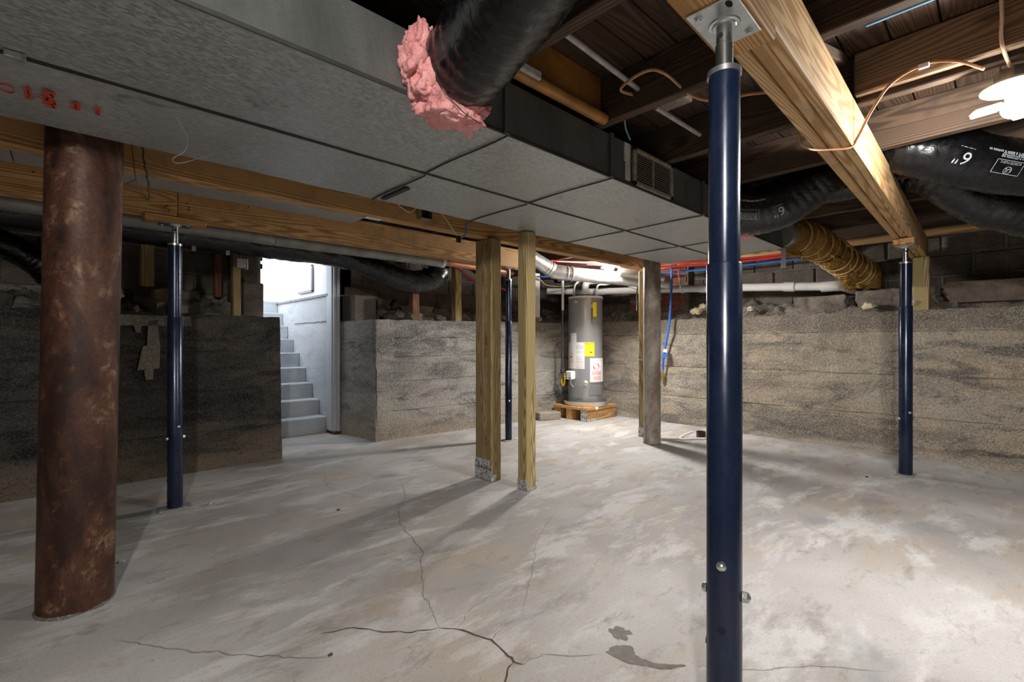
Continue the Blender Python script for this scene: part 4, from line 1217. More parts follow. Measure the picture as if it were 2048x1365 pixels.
mark(f2, p2, rad2, pts2[0], 1.36, bold(-0.12, 0.012, 0.05, 2, 8) + bold(-0.06, 0.0, 0.07, 1, 9, 0.018) + bold(0.02, 0.0, 0.12, 1, 10, 0.009), -0.50, 1)

f3, p3 = flex('flexible_duct', 'second black sleeved flexible duct sagging below the printed one at right',
    [(3.78, 1.15, 2.034), (3.78, 0.95, 2.034), (3.78, 0.80, 2.034), (3.78, 0.66, 2.034), (3.79, 0.49, 2.035), (3.83, 0.32, 1.99), (3.93, 0.16, 1.87), (4.03, 0.0, 1.78), (4.12, -0.18, 1.73), (4.25, -0.45, 1.70), (4.4, -0.9, 1.7)],
    lambda e: 0.088 + 0.05 * min(1, max(0, (e - 0.42) * 5)), 9, 0.045, 0.05, 36)
fb, pb = flex('flexible_duct', 'long crinkled black flexible duct along the rear wall ending in a shiny elbow',
    [(-1.2, 4.02, 1.76), (-0.4, 4.02, 1.765), (0.4, 4.02, 1.76), (1.1, 4.02, 1.755), (1.65, 4.02, 1.75), (1.95, 4.02, 1.70), (2.2, 4.01, 1.62), (2.42, 4.0, 1.585), (2.60, 3.98, 1.615), (2.68, 3.97, 1.70), (2.68, 4.03, 1.80)],
    lambda e: 0.102 + 0.024 * math.exp(-((e - 0.88) / 0.12) ** 2), 13, 0.03, 0.06, 40)
for i, (x, z) in enumerate(((0.02, 1.655), (0.52, 1.652), (0.62, 1.655), (0.83, 1.65))):
    o = build('tape_scrap', MB().cbox((x + 1.2, -0.06, z - 1.76 - 0.015), (x + 1.225, -0.055, z - 1.76 + 0.02), 0.001), 'tape', fb)
fl, pl = flex('flexible_duct', 'dark flexible duct dipping into the shadow behind the far left ledge post',
    [(-1.0, 4.95, 1.86), (-0.6, 4.95, 1.80), (-0.35, 4.93, 1.70), (-0.2, 4.95, 1.60), (-0.12, 4.98, 1.50)], 0.09, 19, 0.03, 0.06, 24)

# amber insulated duct between the trunk end and the right wall
ai = thing('insulated_duct', 'round duct wrapped in torn amber glass wool with pale bands near the right wall', 'insulated duct', (4.02, 1.25, 1.80))
pa = [p - Vector((4.02, 1.25, 1.80)) for p in smooth([(4.10, 1.24, 1.845), (4.32, 1.20, 1.855), (4.62, 1.15, 1.845), (4.95, 1.11, 1.80), (5.25, 1.07, 1.745), (5.50, 1.03, 1.70), (5.68, 1.0, 1.665), (5.84, 0.98, 1.655)], 14)]
build('wool_wrap', MB().tube(pa[6:], lambda e: 0.128 + 0.012 * math.sin(e * 9), 36, True, lambda j, a, p: 1 + 0.10 * fbm((p.x * 7 + math.cos(a) * 2, p.y * 7, p.z * 7 + math.sin(a) * 2), 4)), 'amber', ai, True)
build('metal_collar', MB().tube(pa[:10], 0.098, 28), 'pipe_galv', ai, 40)
frA = frames(pa)
for k in range(13):
    i = 12 + int(k * (len(pa) - 22) / 13)
    P, tt_, u, w = frA[i]
    tl = 0.28 * math.sin(k * 1.7)
    ring = [P + (u * math.cos(a * 0.2618) + w * math.sin(a * 0.2618)) * 0.139 + tt_ * (tl * 0.139 * math.cos(a * 0.2618)) for a in range(25)]
    build('band', MB().tube(ring, 0.0065, 6, flat=0.6), 'amber_strip', ai, True)
for k in range(15):
    i = rnd.randrange(14, len(pa) - 4)
    P, tt_, u, w = frA[i]
    a = rnd.uniform(2.2, 4.4)
    q = P + (u * math.cos(a) + w * math.sin(a)) * 0.135
    l = rnd.uniform(0.03, 0.11)
    mb = MB().tube(smooth([q, q + Vector((rnd.uniform(-.02, .02), rnd.uniform(-.02, .02), -l * 0.5)), q + Vector((rnd.uniform(-.03, .03), rnd.uniform(-.03, .03), -l))], 4), lambda e: 0.012 * (1 - e) + 0.001, 6, flat=0.35)
    build('torn_tuft', mb, 'amber_strip', ai, True)
wl_ = []
for i_, a_, sz_ in ((40, 2.7, (0.07, 0.06, 0.05)), (62, 2.9, (0.10, 0.07, 0.06)), (78, 3.4, (0.09, 0.08, 0.06)), (86, 2.5, (0.09, 0.07, 0.07)), (12, 3.2, (0.06, 0.05, 0.05))):
    P, tt_, u, w = frA[min(i_, len(frA) - 3)]
    wl_.append((tuple(P + (u * math.cos(a_) + w * math.sin(a_)) * 0.118), sz_))
wool(ai, 'wool_lump', 'amber', wl_, 95)
o = build('duct_tape_tail', MB().cbox((4.10, 1.21, 1.58), (4.104, 1.245, 1.74), 0.001), 'tape'); tag(o, 'strip of silver tape dangling below the end of the trunk duct', 'tape')

# ------------------------------------------------------------------ pipes along the rear
gp = thing('grey_pipe', 'long dull grey round pipe below the lower pine beam with a white open end', 'pipe', (-1.4, 3.75, 1.765))
for a, b in ((0.0, 1.4), (1.4, 2.5), (2.5, 4.0)):
    build('pipe_length', MB().tube([(a, 0, 0), (b - 0.003, 0, 0)], 0.055, 28), 'pipe_grey', gp, 40)
build('white_end', MB().lathe([(0.057, 0), (0.057, 0.035), (0.045, 0.035)], 28, axis_mat((3.985, 0, 0), (1, 0, 0))), 'white', gp, 40)
o = build('copper_pipe', MB().tube([(2.65, 3.80, 1.77), (3.6, 3.82, 1.765)], 0.032, 20), 'copper', None, 40); tag(o, 'tarnished reddish copper pipe continuing past the white-ended grey pipe', 'pipe')

fu = thing('flue_pipe', 'bright galvanised flue pipe with an adjustable elbow above the water heater', 'flue pipe', (3.70, 3.58, 1.80))
off = Vector((3.70, 3.58, 1.80))
A = [Vector(q) - off for q in ((3.50, 3.60, 1.98), (3.70, 3.575, 1.895), (3.93, 3.53, 1.80))]
B = [Vector(q) - off for q in ((3.96, 3.515, 1.782), (4.06, 3.45, 1.765), (4.75, 3.02, 1.715), (5.15, 2.80, 1.69))]
build('upper_length', MB().tube(A, 0.080, 32), 'pipe_galv', fu, 40)
build('elbow', MB().tube(smooth([A[2] * 0.7 + A[1] * 0.3, A[2], B[0], B[1]], 6), 0.083, 32), 'pipe_galv', fu, 40)
build('lower_length', MB().tube(B[1:], 0.078, 32), 'pipe_galv', fu, 40)
for q in (A[2] * 0.85 + A[1] * 0.15, B[1] * 0.97 + B[2] * 0.03, B[1] * 0.9 + B[2] * 0.1):
    d = (B[2] - B[1]).normalized() if q != A[2] * 0.85 + A[1] * 0.15 else (A[2] - A[1]).normalized()
    build('crimp_ring', MB().lathe([(0.086, -0.006), (0.088, 0.0), (0.086, 0.006)], 32, axis_mat(q, d)), 'pipe_galv', fu, True)
build('branch_pipe', MB().tube([Vector((4.50, 3.02, 1.78)) - off, Vector((4.98, 2.75, 1.735)) - off], 0.05, 24), 'pipe_galv', fu, 40)

dr = thing('drain_pipe', 'white plastic drain pipe crossing in front of the upper right block wall', 'pipe', (5.6, 1.12, 1.545))
off = Vector((5.6, 1.12, 1.545))
DP = [Vector(q) - off for q in ((4.86, 4.45, 1.70), (5.22, 4.0, 1.685), (5.46, 3.25, 1.665), (5.52, 2.25, 1.615), (5.58, 1.22, 1.552))]
sm = smooth(DP, 8)
build('pipe_run', MB().tube(sm, 0.043, 24), 'pvc', dr, 40)
for e in (10, 17, 22, 29):
    d = sm[e + 1] - sm[e]
    build('coupling', MB().lathe([(0.051, -0.05), (0.051, 0.05)], 24, axis_mat(sm[e], d)), 'pvc', dr, 40)
build('elbow', MB().tube(smooth([DP[-1] - Vector((-0.0, -0.1, 0)), DP[-1], DP[-1] + Vector((0.03, -0.07, 0)), DP[-1] + Vector((0.12, -0.12, -0.02)), DP[-1] + Vector((0.26, -0.14, -0.03))], 6), 0.053, 24), 'pvc', dr, 40)
build('wye_branch', MB().tube(smooth([sm[17] + Vector((-0.02, 0.02, 0)), sm[17] + Vector((-0.08, 0.18, 0.04)), sm[17] + Vector((-0.12, 0.3, 0.10))], 5), 0.045, 20), 'pvc', dr, 40)

o = build('gas_riser', MB().tube([(4.66, 3.99, 0.60), (4.66, 3.99, 1.92)], 0.014, 12), 'black_iron', None, 40)
gr = thing('gas_pipe', 'thin vertical gas riser with valve left of the water heater', 'pipe', (4.66, 3.99, 0.60))
o.parent = gr; o.location = (-4.66, -3.99, -0.60); o.name = 'riser'
build('white_sleeve', MB().tube([(0, 0, 0.80), (0, 0, 1.32)], 0.017, 12), 'pvc', gr, 40)
build('valve', MB().cbox((-0.025, -0.025, -0.02), (0.025, 0.025, 0.04), 0.006).lathe([(0.02, 0.04), (0.02, 0.07)], 8).lathe([(0.018, -0.09), (0.018, -0.02)], 12), 'black_iron', gr)
build('valve_lever', MB().cbox((-0.05, -0.03, 0.0), (-0.025, -0.02, 0.05), 0.003), 'black_iron', gr)

bx = thing('blue_water_line', 'blue plastic water line hanging from the joists beside the whitewashed column', 'water line', (5.28, 2.85, 0.60))
build('hose', MB().tube(smooth([(0.0, -0.05, 1.32), (0, -0.045, 1.0), (0.0, -0.02, 0.62), (0.0, 0.03, 0.35), (0.01, 0.065, 0.16), (0.02, 0.075, 0.04)], 10), 0.014, 12), 'blue_pex', bx, 40)
build('brass_valve', MB().lathe([(0.012, 0.04), (0.02, 0.0), (0.014, -0.03), (0.022, -0.06), (0.01, -0.10)], 10, axis_mat((0.02, 0.08, 0), (0, 0, 1))), 'brass', bx, 40)
build('blue_tag', MB().cbox((-0.012, -0.075, 0.20), (-0.008, -0.015, 0.245), 0.001, Matrix.Rotation(R(-18), 4, 'X')), 'blue_pex', bx)
build('tag_clip', MB().cbox((-0.02, 0.0, 0.26), (0.02, 0.05, 0.30), 0.004), 'pvc', bx)
b2 = thing('blue_water_line', 'shorter striped supply line beside the long blue hanging line', 'water line', (5.30, 2.72, 1.62))
build('hose', MB().tube(smooth([(0, 0, 0.30), (0.0, -0.005, 0.15), (0.0, -0.03, 0.0), (0.01, -0.05, -0.05)], 8), 0.011, 10), 'pvc', b2, 40)
build('stripe', MB().tube(smooth([(-0.012, 0, 0.26), (-0.012, -0.005, 0.2), (-0.012, -0.008, 0.14)], 5), 0.006, 6), 'red_pex', b2)
for i, (nm, m, lab, pts) in enumerate((
    ('water_tube', 'red_pex', 'red plastic water tube running under the far joists', [(4.0, 3.6, 1.92), (4.7, 3.0, 1.885), (5.2, 2.4, 1.90), (5.42, 1.9, 1.91), (5.45, 1.5, 1.915)]),
    ('water_tube', 'red_pex', 'second red plastic tube just below the first red tube', [(4.4, 3.4, 1.90), (4.9, 2.9, 1.865), (5.25, 2.5, 1.875), (5.42, 2.0, 1.885), (5.45, 1.55, 1.89)]),
    ('water_tube', 'blue_pex', 'blue plastic water tube running level behind the red tubes', [(4.2, 4.3, 1.82), (4.9, 3.5, 1.83), (5.35, 2.8, 1.84), (5.5, 2.0, 1.85), (5.52, 1.5, 1.855)]),
    ('water_tube', 'red_pex', 'red tube looping down between the two middle wooden posts', [(3.2, 4.45, 1.9), (3.6, 4.4, 1.70), (3.9, 4.35, 1.66), (4.05, 4.35, 1.6), (4.0, 4.35, 1.5)]),
    ('thin_cable', 'cream_cable', 'cream cable sagging across the joists left of the far lamp', [(3.6, 3.9, 1.92), (4.0, 3.6, 1.915), (4.3, 3.3, 1.90), (4.7, 3.0, 1.92)]),
    ('thin_cable', 'cream_cable', 'slack cream cable looping beside the white panel near the gas riser', [(3.9, 4.2, 1.93), (4.3, 4.1, 1.80), (4.5, 4.1, 1.72), (4.9, 4.0, 1.75), (5.2, 3.9, 1.92)]),
    ('thin_cable', 'cream_cable', 'thin cream cable strung below the ledger behind the amber duct', [(4.3, 1.35, 1.90), (4.8, 1.2, 1.72), (5.3, 1.1, 1.68), (5.7, 1.05, 1.70)]))):
    o = build(nm, MB().tube(smooth(pts, 8), 0.011 if 'tube' in nm else 0.006, 10), m, None, 40)
    tag(o, lab, 'water tube' if 'tube' in nm else 'cable')
hw = thing('hanging_wire', 'black twisted wire hanging in front of the tan wall near the water heater', 'wire', (4.86, 3.02, 1.36))
build('wire_strand', MB().tube(smooth([(0.0, 0.0, 0.52), (0.02, 0.0, 0.42), (0.03, 0, 0.3), (0.0, 0, 0.2), (0.01, 0, 0.1), (0.0, 0, 0.0)], 8), 0.006, 8), 'black_cable', hw)
build('wire_strand', MB().tube(smooth([(0.03, 0.0, 0.5), (0.0, 0.0, 0.40), (0.045, 0, 0.28), (0.03, 0, 0.2), (0.01, 0, 0.1)], 8), 0.004, 8), 'black_cable', hw)
wp = thing('white_panel', 'upright white filter panel on the ledge right of the middle posts', 'panel', (4.50, 4.36, LB + 0.02))
build('sheet', MB().cbox((-0.075, -0.04, 0.07), (0.085, 0.04, 0.66), 0.006), 'paper', wp)
build('wood_foot', MB().cbox((-0.06, -0.04, 0.0), (0.07, 0.04, 0.07), 0.005), 'beam', wp)

# ------------------------------------------------------------------ water heater on its stand
HX, HY = 4.93, 3.83
FA = math.atan2(-HY, -HX)       # direction toward the room
wh = thing('water_heater', 'tall grey gas water heater with white and yellow labels in the far corner', 'water heater', (HX, HY, 0.208))
Rt = 0.222
build('tank_shell', MB().lathe([(Rt - 0.004, 0.0), (Rt, 0.01), (Rt, 1.355), (Rt - 0.006, 1.362)], 64), 'tank', wh, 40)
build('top_cap', MB().lathe([(Rt + 0.004, 1.345), (Rt + 0.004, 1.366), (Rt - 0.01, 1.375), (0.03, 1.378)], 64), 'white', wh, 40)
def cyl_patch(d0, d1, z0, z1, off=0.0015, th=0.001, n=16):
    mb = MB()
    for k in range(n + 1):
        a = FA + R(d0 + (d1 - d0) * k / n)
        for r in (Rt + off - th, Rt + off):
            for z in (z0, z1):
                mb.v.append((r * math.cos(a), r * math.sin(a), z))
    for k in range(n):
        i = 4 * k
        mb.f += [(i + 2, i + 6, i + 7, i + 3), (i + 3, i + 7, i + 5, i + 1), (i, i + 4, i + 6, i + 2), (i + 1, i + 5, i + 4, i)]
    mb.f += [(0, 2, 3, 1), (4 * n, 4 * n + 1, 4 * n + 3, 4 * n + 2)]
    return mb
def cyl_shapes(shapes, d, z, off=0.0022):
    mb = MB()
    for vs, fs in shapes:
        mb.add([((Rt + off) * math.cos(FA + R(d) + p[0] / Rt), (Rt + off) * math.sin(FA + R(d) + p[0] / Rt), z + p[1]) for p in vs], fs)
    return mb
Z0 = 0.208
lb = build('white_label', cyl_patch(-78, -3, 0.645 - Z0, 0.984 - Z0), 'paper', wh)
build('label_text', cyl_shapes(para(-0.10, 0.14, 0.10, 5, 0.004, 0.011, 2) + para(-0.10, 0.07, 0.10, 4, 0.003, 0.009, 5) + para(-0.10, 0.0, 0.10, 8, 0.003, 0.009, 3) + para(-0.10, -0.09, 0.10, 6, 0.003, 0.009, 4) + outline(-0.24, -0.15, 0.085, 0.07, 0.0035) + outline(-0.24, -0.06, 0.085, 0.08, 0.0035), -6, 0.80 - Z0), 'grey_ink', lb)
build('label_warning', cyl_shapes(para(-0.235, 0.03, 0.08, 1, 0.008) + para(-0.235, -0.075, 0.08, 1, 0.008) + para(-0.10, -0.075, 0.10, 1, 0.006) + [rect(-0.20, -0.02, 0.03, 0.03)] + para(-0.10, -0.145, 0.10, 1, 0.005), -6, 0.80 - Z0), 'red_ink', lb)
build('label_heading', cyl_shapes([rect(-0.11, 0.0, 0.10, 0.007)], -4, 0.973 - Z0), 'ink', lb)
l2 = build('narrow_label', cyl_patch(-58, -31, 0.984 - Z0, 1.10 - Z0), 'paper', wh)
build('label_text', cyl_shapes(para(-0.05, 0.09, 0.1, 2, 0.003, 0.01, 8) + para(-0.05, 0.04, 0.1, 3, 0.002, 0.01, 9), -44, 0.99 - Z0), 'grey_ink', l2)
l3 = build('yellow_label', cyl_patch(-2.5, 30, 0.805 - Z0, 0.984 - Z0, 0.002), 'yellow', wh)
build('label_text', cyl_shapes([word('ENERGYGUIDE', 0.018, 0, 0.07), word('$', 0.022, -0.012, 0.052)] + para(-0.05, 0.03, 0.10, 2, 0.002, 0.012, 3) + [rect(0.005, -0.045, 0.03, 0.012)], 13, 0.895 - Z0, 0.0028), 'ink', l3)
l4 = build('brand_badge', cyl_shapes([([(0.028 * math.cos(a * 0.3927), 0.016 * math.sin(a * 0.3927)) for a in range(16)], [tuple(range(16))])], -33, 1.50 - Z0), 'white', wh)
build('badge_text', cyl_shapes([rect(-0.018, -0.004, 0.036, 0.007)], -33, 1.50 - Z0, 0.003), 'grey_ink', l4)
bag = build('document_bag', cyl_patch(14, 72, 0.475 - Z0, 0.78 - Z0, 0.012, 0.010), 'bag', wh)
build('bag_sheet', cyl_patch(17, 70, 0.482 - Z0, 0.735 - Z0, 0.0135), 'paper', bag)
build('stop_octagon', cyl_shapes([([(0.046 * math.cos(a * 0.7854 + 0.3927), 0.046 * math.sin(a * 0.7854 + 0.3927)) for a in range(8)], [tuple(range(8))])], 36, 0.675 - Z0, 0.0145), 'red_ink', bag)
build('stop_word', cyl_shapes([word('STOP', 0.025, 0, 0)], 36, 0.675 - Z0, 0.0155), 'paper', bag)
build('bag_text', cyl_shapes(para(-0.06, 0.05, 0.14, 3, 0.007, 0.016, 4) + para(-0.045, -0.005, 0.12, 6, 0.003, 0.009, 6), 36, 0.555 - Z0, 0.0148), 'red_ink', bag)
# gas control
ra = FA + R(-48)
m4 = Matrix.Translation(((Rt + 0.03) * math.cos(ra), (Rt + 0.03) * math.sin(ra), 0.56 - Z0)) @ Matrix.Rotation(ra, 4, 'Z')
gc = build('gas_control', MB().cbox((-0.035, -0.06, -0.055), (0.04, 0.06, 0.055), 0.012, m4), 'white', wh)
for dy, dz in ((-0.035, -0.03), (0.03, -0.035), (-0.04, 0.005)):
    build('knob', MB().lathe([(0.011, 0), (0.011, 0.008), (0.007, 0.012)], 14, axis_mat(m4 @ Vector((0.04, dy, dz)), (math.cos(ra), math.sin(ra), 0))), 'ink', gc)
build('control_pipe', MB().tube([m4 @ Vector((0.0, -0.06, 0.0)), m4 @ Vector((0.0, -0.13, 0.0))], 0.012, 12), 'pvc', gc)
build('thermocouple', MB().tube(smooth([m4 @ Vector((0.02, 0.03, -0.055)), m4 @ Vector((0.03, 0.035, -0.10)), m4 @ Vector((-0.01, 0.04, -0.15))], 6), 0.007, 8), 'aluminium', gc)
hc = m4 @ Vector((0.0, -0.14, -0.02))
ring = [hc + Vector((0.0, 0.0, 0.02)) + Vector((0.03 * math.sin(a * 0.35), 0.01, 0.085 * math.cos(a * 0.35) - 0.06)) for a in range(19)]
build('gas_connector', MB().tube(ring, 0.013, 12), 'yellow_hose', wh, True)
build('burner_cover', cyl_patch(-72, -8, 0.275 - Z0, 0.42 - Z0, 0.012, 0.011), 'tank_dark', wh)
build('side_cover', cyl_patch(17, 66, 0.315 - Z0, 0.43 - Z0, 0.010, 0.009), 'tank_dark', wh)
build('cover_latch', cyl_patch(12, 20, 0.32 - Z0, 0.40 - Z0, 0.013, 0.01), 'zinc', wh)
ga = FA + R(0.5)
sg = build('drain_escutcheon', MB().lathe([(0.034, -0.004), (0.034, 0.003), (0.026, 0.006)], 24, axis_mat((Rt * math.cos(ga), Rt * math.sin(ga), 0.465 - Z0), (math.cos(ga), math.sin(ga), 0))), 'aluminium', wh, 40)
build('drain_valve', MB().lathe([(0.014, 0.0), (0.014, 0.03), (0.008, 0.034)], 12, axis_mat((Rt * math.cos(ga), Rt * math.sin(ga), 0.465 - Z0), (math.cos(ga), math.sin(ga), 0))), 'brass', sg)
# relief valve, tag and pipe on upper side
va = FA + R(24)
vx, vy = (Rt + 0.012) * math.cos(va), (Rt + 0.012) * math.sin(va)
build('relief_pipe', MB().tube([(vx, vy, 1.02), (vx, vy, 1.20)], 0.014, 12), 'tank_dark', wh)
build('relief_valve', MB().lathe([(0.03, 0), (0.03, 0.02), (0.018, 0.03)], 14, axis_mat((vx * 0.97, vy * 0.97, 1.24), (math.cos(va), math.sin(va), 0))), 'white', wh, 40)
build('yellow_tag', cyl_patch(20, 31, 1.10, 1.28, 0.05, 0.002, 6), 'yellow', wh)
# draft hood and water connections
build('draft_hood', MB().lathe([(0.085, 1.40), (0.075, 1.415), (0.055, 1.44), (0.05, 1.47)], 28, None, False), 'white', wh, 40)
for k in range(4):
    a = k * 1.57 + 0.5
    build('hood_leg', MB().box((0.075 * math.cos(a) - 0.004, 0.075 * math.sin(a) - 0.004, 1.375), (0.075 * math.cos(a) + 0.004, 0.075 * math.sin(a) + 0.004, 1.405)), 'white', wh)
build('vent_elbow', MB().tube(smooth([(0, 0, 1.46), (0, 0, 1.52), (0.03, -0.02, 1.575), (0.10, -0.07, 1.59), (0.2, -0.3, 1.60), (0.10, -0.75, 1.60)], 8), 0.045, 22), 'white', wh, 40)
la = Vector((-0.11, 0.10, 0)); lb_ = Vector((0.11, -0.10, 0))
build('water_pipe', MB().tube(smooth([la + Vector((0, 0, 1.375)), la + Vector((0, 0, 1.47)), la + Vector((0.02, -0.02, 1.55)), la + Vector((0.09, -0.07, 1.59)), la + Vector((0.3, -0.2, 1.60))], 8), 0.013, 12), 'white', wh, 40)
build('water_pipe', MB().tube(smooth([lb_ + Vector((0, 0, 1.375)), lb_ + Vector((0, 0, 1.47)), lb_ + Vector((0.02, -0.02, 1.53)), lb_ + Vector((0.10, -0.08, 1.54)), lb_ + Vector((0.16, -0.13, 1.56)), lb_ + Vector((0.18, -0.14, 1.60)), lb_ + Vector((0.26, -0.2, 1.61))], 8), 0.013, 12), 'white', wh, 40)

pan = thing('drain_pan', 'shallow round aluminium pan under the water heater', 'drain pan', (HX, HY, 0.172))
build('pan_dish', MB().lathe([(0.272, 0.0), (0.288, 0.055), (0.292, 0.055), (0.276, 0.0)], 48, None, False).lathe([(0.274, 0.0), (0.274, 0.002)], 48), 'aluminium', pan, 40)
ca = FA + R(28)
build('pan_drain_cap', MB().lathe([(0.02, 0), (0.02, 0.02), (0.012, 0.024)], 14, axis_mat((0.285 * math.cos(ca), 0.285 * math.sin(ca), -0.02), (math.cos(ca), math.sin(ca), 0))), 'pvc', pan, 40)
build('pan_handle', MB().tube(smooth([(0.29 * math.cos(ca + 0.8), 0.29 * math.sin(ca + 0.8), 0.05), (0.33 * math.cos(ca + 0.8), 0.33 * math.sin(ca + 0.8), 0.09)], 4), 0.006, 8), 'zinc', pan)

sd = thing('heater_stand', 'low timber stand of square blocks and a plywood top under the water heater', 'stand', (HX - 0.02, HY - 0.01, 0), 0.0)
build('plywood_top', MB().cbox((-0.29, -0.26, 0.135), (0.33, 0.30, 0.170), 0.003), 'beam', sd)
for y0_, y1_ in ((-0.25, -0.15), (0.0, 0.09), (0.20, 0.29)):
    bk = build('support_block', MB().cbox((-0.28, y0_, 0.0), (0.33, y1_, 0.134), 0.004), 'beam', sd)
build('end_tag', MB().box((-0.283, -0.25, 0.004), (-0.279, -0.15, 0.13)).box((-0.283, -0.2535, 0.004), (-0.05, -0.2495, 0.03)), 'end_tag', sd)
o = build('concrete_block', MB().cbox((-0.15, -0.08, 0), (0.15, 0.10, 0.095), 0.01), 'wall_mid')
o.location = (4.44, 4.05, 0); o.rotation_euler = (0, 0, R(-22)); tag(o, 'loose grey concrete paver lying on the floor left of the heater stand', 'paver')

fs_ = thing('floor_stub', 'rusty pipe stub with a coil of white tubing on the floor by the tan wall', 'pipe stub', (4.70, 2.17, 0))
build('stub', MB().lathe([(0.045, 0.0), (0.045, 0.075), (0.038, 0.075), (0.038, 0.03)], 20), 'rust', fs_, 40)
build('white_tubing', MB().tube(smooth([(0.05, -0.03, 0.05), (0.0, -0.06, 0.014), (-0.12, 0.02, 0.012), (-0.22, 0.10, 0.012), (-0.10, 0.16, 0.012), (0.02, 0.1, 0.05)], 10), 0.011, 10), 'pvc', fs_, True)
build('grey_tubing', MB().tube(smooth([(-0.12, 0.06, 0.008), (-0.3, 0.2, 0.008), (-0.38, 0.32, 0.008)], 8), 0.007, 8), 'grey_plastic', fs_, True)

# small debris on the slab
for i, (x, y, s, m, lab) in enumerate(((0.165, 2.75, 0.012, 'dust', 'small pale chip on the floor left of the rusty column'), (0.62, 3.36, 0.011, 'dust', 'small pale chip on the floor just right of the left jack post'),
                               (1.15, 2.72, 0.008, 'rust', 'tiny rusty fleck on the open floor right of the rusty column'), (4.25, 0.72, 0.010, 'ink', 'dark pebble beside the far right jack post base'),
                               (0.60, 1.48, 0.007, 'crack', 'dark flake on the floor in front of the long crack'))):
    o = build('floor_chip', chunk(i + 2, s, s * 0.8, s * 0.4, 0.4), m); o.location = (x, y, s * 0.35); tag(o, lab, 'debris')

# ------------------------------------------------------------------ overhead right: cables, tubes, panel, lamps
pb_ = thing('panning_board', 'orange-brown fibreboard panel closing a joist bay above the duct', 'panel', (1.39, 1.20, JB))
build('board', MB().cbox((-0.262, 0.0, 0.02), (0.262, 0.018, 0.188), 0.003), 'fibreboard', pb_)
build('bottom_rail', MB().tube([(-0.27, -0.01, 0.012), (0.27, -0.01, 0.012)], 0.024, 14), 'orange_trim', pb_, 40)
build('corner_tape', MB().cbox((-0.265, -0.05, 0.0), (-0.16, -0.034, 0.03), 0.004), 'dust', pb_)
ps = thing('panning_board', 'pale mouldy board in the next joist bay above the register', 'panel', (1.98, 1.12, 2.10))
build('board', MB().cbox((-0.25, -0.12, 0), (0.1, 0.02, 0.024), 0.003), 'wall_mid', ps)
ct = thing('plastic_tube', 'hazy plastic tube threaded through the joists above the duct', 'tube', (1.2, 1.02, 2.02))
build('tube', MB().tube([(-0.02, -0.01, 0.0), (0.47, 0.01, 0.0)], 0.0105, 12), 'clear_tube', ct, 40)
ct2 = thing('plastic_tube', 'hazy plastic tube stub beyond the joist beside the navy post', 'tube', (1.9, 1.06, 2.02))
build('tube', MB().tube([(-0.04, 0.0, 0.0), (0.36, -0.01, 0.0)], 0.0105, 12), 'clear_tube', ct2, 40)

def cable(name, lab, pts, r=0.006, m='romex', extra=None):
    t = thing(name, lab, 'cable', pts[0])
    q = [p - Vector(pts[0]) for p in smooth(pts, 12)]
    build('sheath', MB().tube(q, r, 10, flat=0.6), m, t, True)
    return t
cable('power_cable', 'copper-toned cable arching between joists behind the navy post', [(1.66, 1.05, 2.0), (1.56, 1.04, 1.985), (1.525, 0.912, 1.985), (1.592, 0.87, 1.985), (1.72, 0.83, 1.935), (1.81, 0.78, 1.93), (1.9, 0.684, 1.95), (2.0, 0.60, 1.96), (2.1, 0.53, 1.95)], 0.0065)
pc = cable('power_cable', 'copper-toned cable from the right lamp looping under the large beam', [(2.26, 0.06, 1.925), (2.215, 0.13, 1.965), (2.21, 0.21, 1.985), (2.21, 0.30, 1.955), (2.205, 0.36, 1.87), (2.195, 0.40, 1.78), (2.18, 0.425, 1.744), (2.12, 0.50, 1.741), (2.06, 0.535, 1.742), (2.04, 0.555, 1.78), (2.05, 0.56, 1.90)], 0.006)
build('staple', MB().cbox((-0.06, 0.135, 0.045), (-0.048, 0.165, 0.062), 0.002), 'paper', pc)
cable('lamp_cable', 'pale tan cable dropping down to the right lamp holder', [(2.19, 0.02, 2.12), (2.20, 0.018, 2.05), (2.215, 0.02, 2.0), (2.235, 0.015, 1.96), (2.30, 0.0, 1.925)], 0.009, 'romex_pale')
o = build('blue_strip', MB().cbox((-0.006, -0.13, 0.0), (0.006, 0.11, 0.012), 0.002), 'light_blue'); o.location = (2.05, 0.24, 2.1135); tag(o, 'pale blue plastic strip across the boards above the large beam', 'strip')
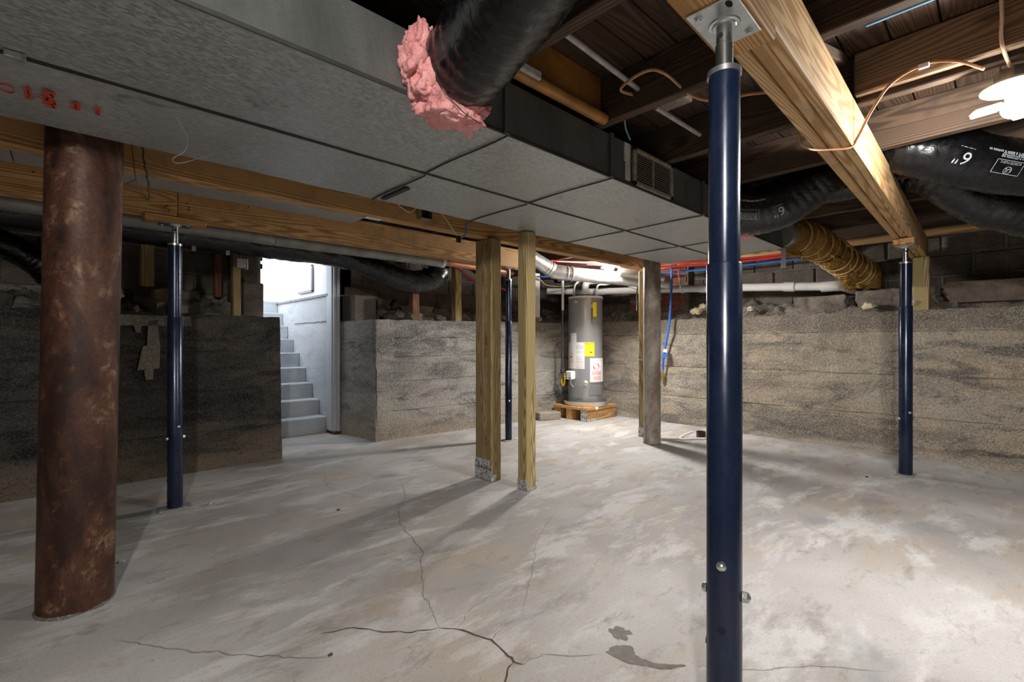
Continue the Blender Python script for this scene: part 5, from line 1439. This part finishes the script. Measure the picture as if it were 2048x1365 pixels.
o = build('thin_cable', MB().tube(smooth([(1.80, 1.18, 2.0), (1.84, 1.20, 1.97), (1.90, 1.215, 1.94)], 6), 0.004, 6), 'light_blue'); tag(o, 'thin blue wire dropping onto the duct above the register', 'cable')

def lamp(label, x, y, z, watts, col, wings=3, rad=0.03, wing_dir=0.0, box=0.045):
    t = thing('ceiling_lamp', label, 'lamp', (x, y, z))
    build('ceiling_box', MB().lathe([(0.05, 0.0), (0.05, -box)], 8), 'zinc', t)
    z0 = -box
    build('holder', MB().lathe([(0.05, z0 + 0.002), (0.085, z0 - 0.004), (0.087, z0 - 0.012), (0.082, z0 - 0.016), (0.035, z0 - 0.022), (0.028, z0 - 0.034)], 32), 'porcelain', t, 40)
    build('bulb_neck', MB().lathe([(0.018, z0 - 0.03), (0.024, z0 - 0.05)], 20), 'aluminium', t, 40)
    area = 4 * math.pi * rad * rad + wings * 0.10 * 0.045
    em = emissive('lamp_glow', col, watts / (math.pi * area))
    prof = [(rad * math.sin(k * math.pi / 12) + 0.0005, z0 - 0.05 - rad + rad * math.cos(k * math.pi / 12)) for k in range(13)]
    build('bulb', MB().lathe(prof, 24), em, t, True)
    for k in range(wings):
        a = wing_dir + k * 2 * math.pi / max(1, wings)
        mm = Matrix.Translation((0, 0, z0 - 0.068)) @ Matrix.Rotation(a, 4, 'Z') @ Matrix.Rotation(R(10), 4, 'Y')
        w = build('led_wing', MB().cbox((0.034, -0.024, 0.001), (0.112, 0.024, 0.012), 0.005, mm), 'white', t)
        build('led_panel', MB().cbox((0.036, -0.022, -0.006), (0.110, 0.022, 0.001), 0.003, mm), em, w)
    return t
lamp('bare glowing lamp on a round holder under the joist at upper right', 2.37, -0.01, JB - 0.003, LAMP_MAIN, (1.0, 0.97, 0.93), 3, 0.034, R(110))
lamp('small glowing lamp below the joists in front of the flue pipe', 4.37, 3.06, JB - 0.003, LAMP_FAR, (1.0, 0.97, 0.92), 3, 0.05, R(-40), 0.02)
lamp('third bare lamp on the joists behind the viewpoint', -0.46, -0.36, JB - 0.003, LAMP_REAR, (1.0, 0.95, 0.88), 0, 0.035)
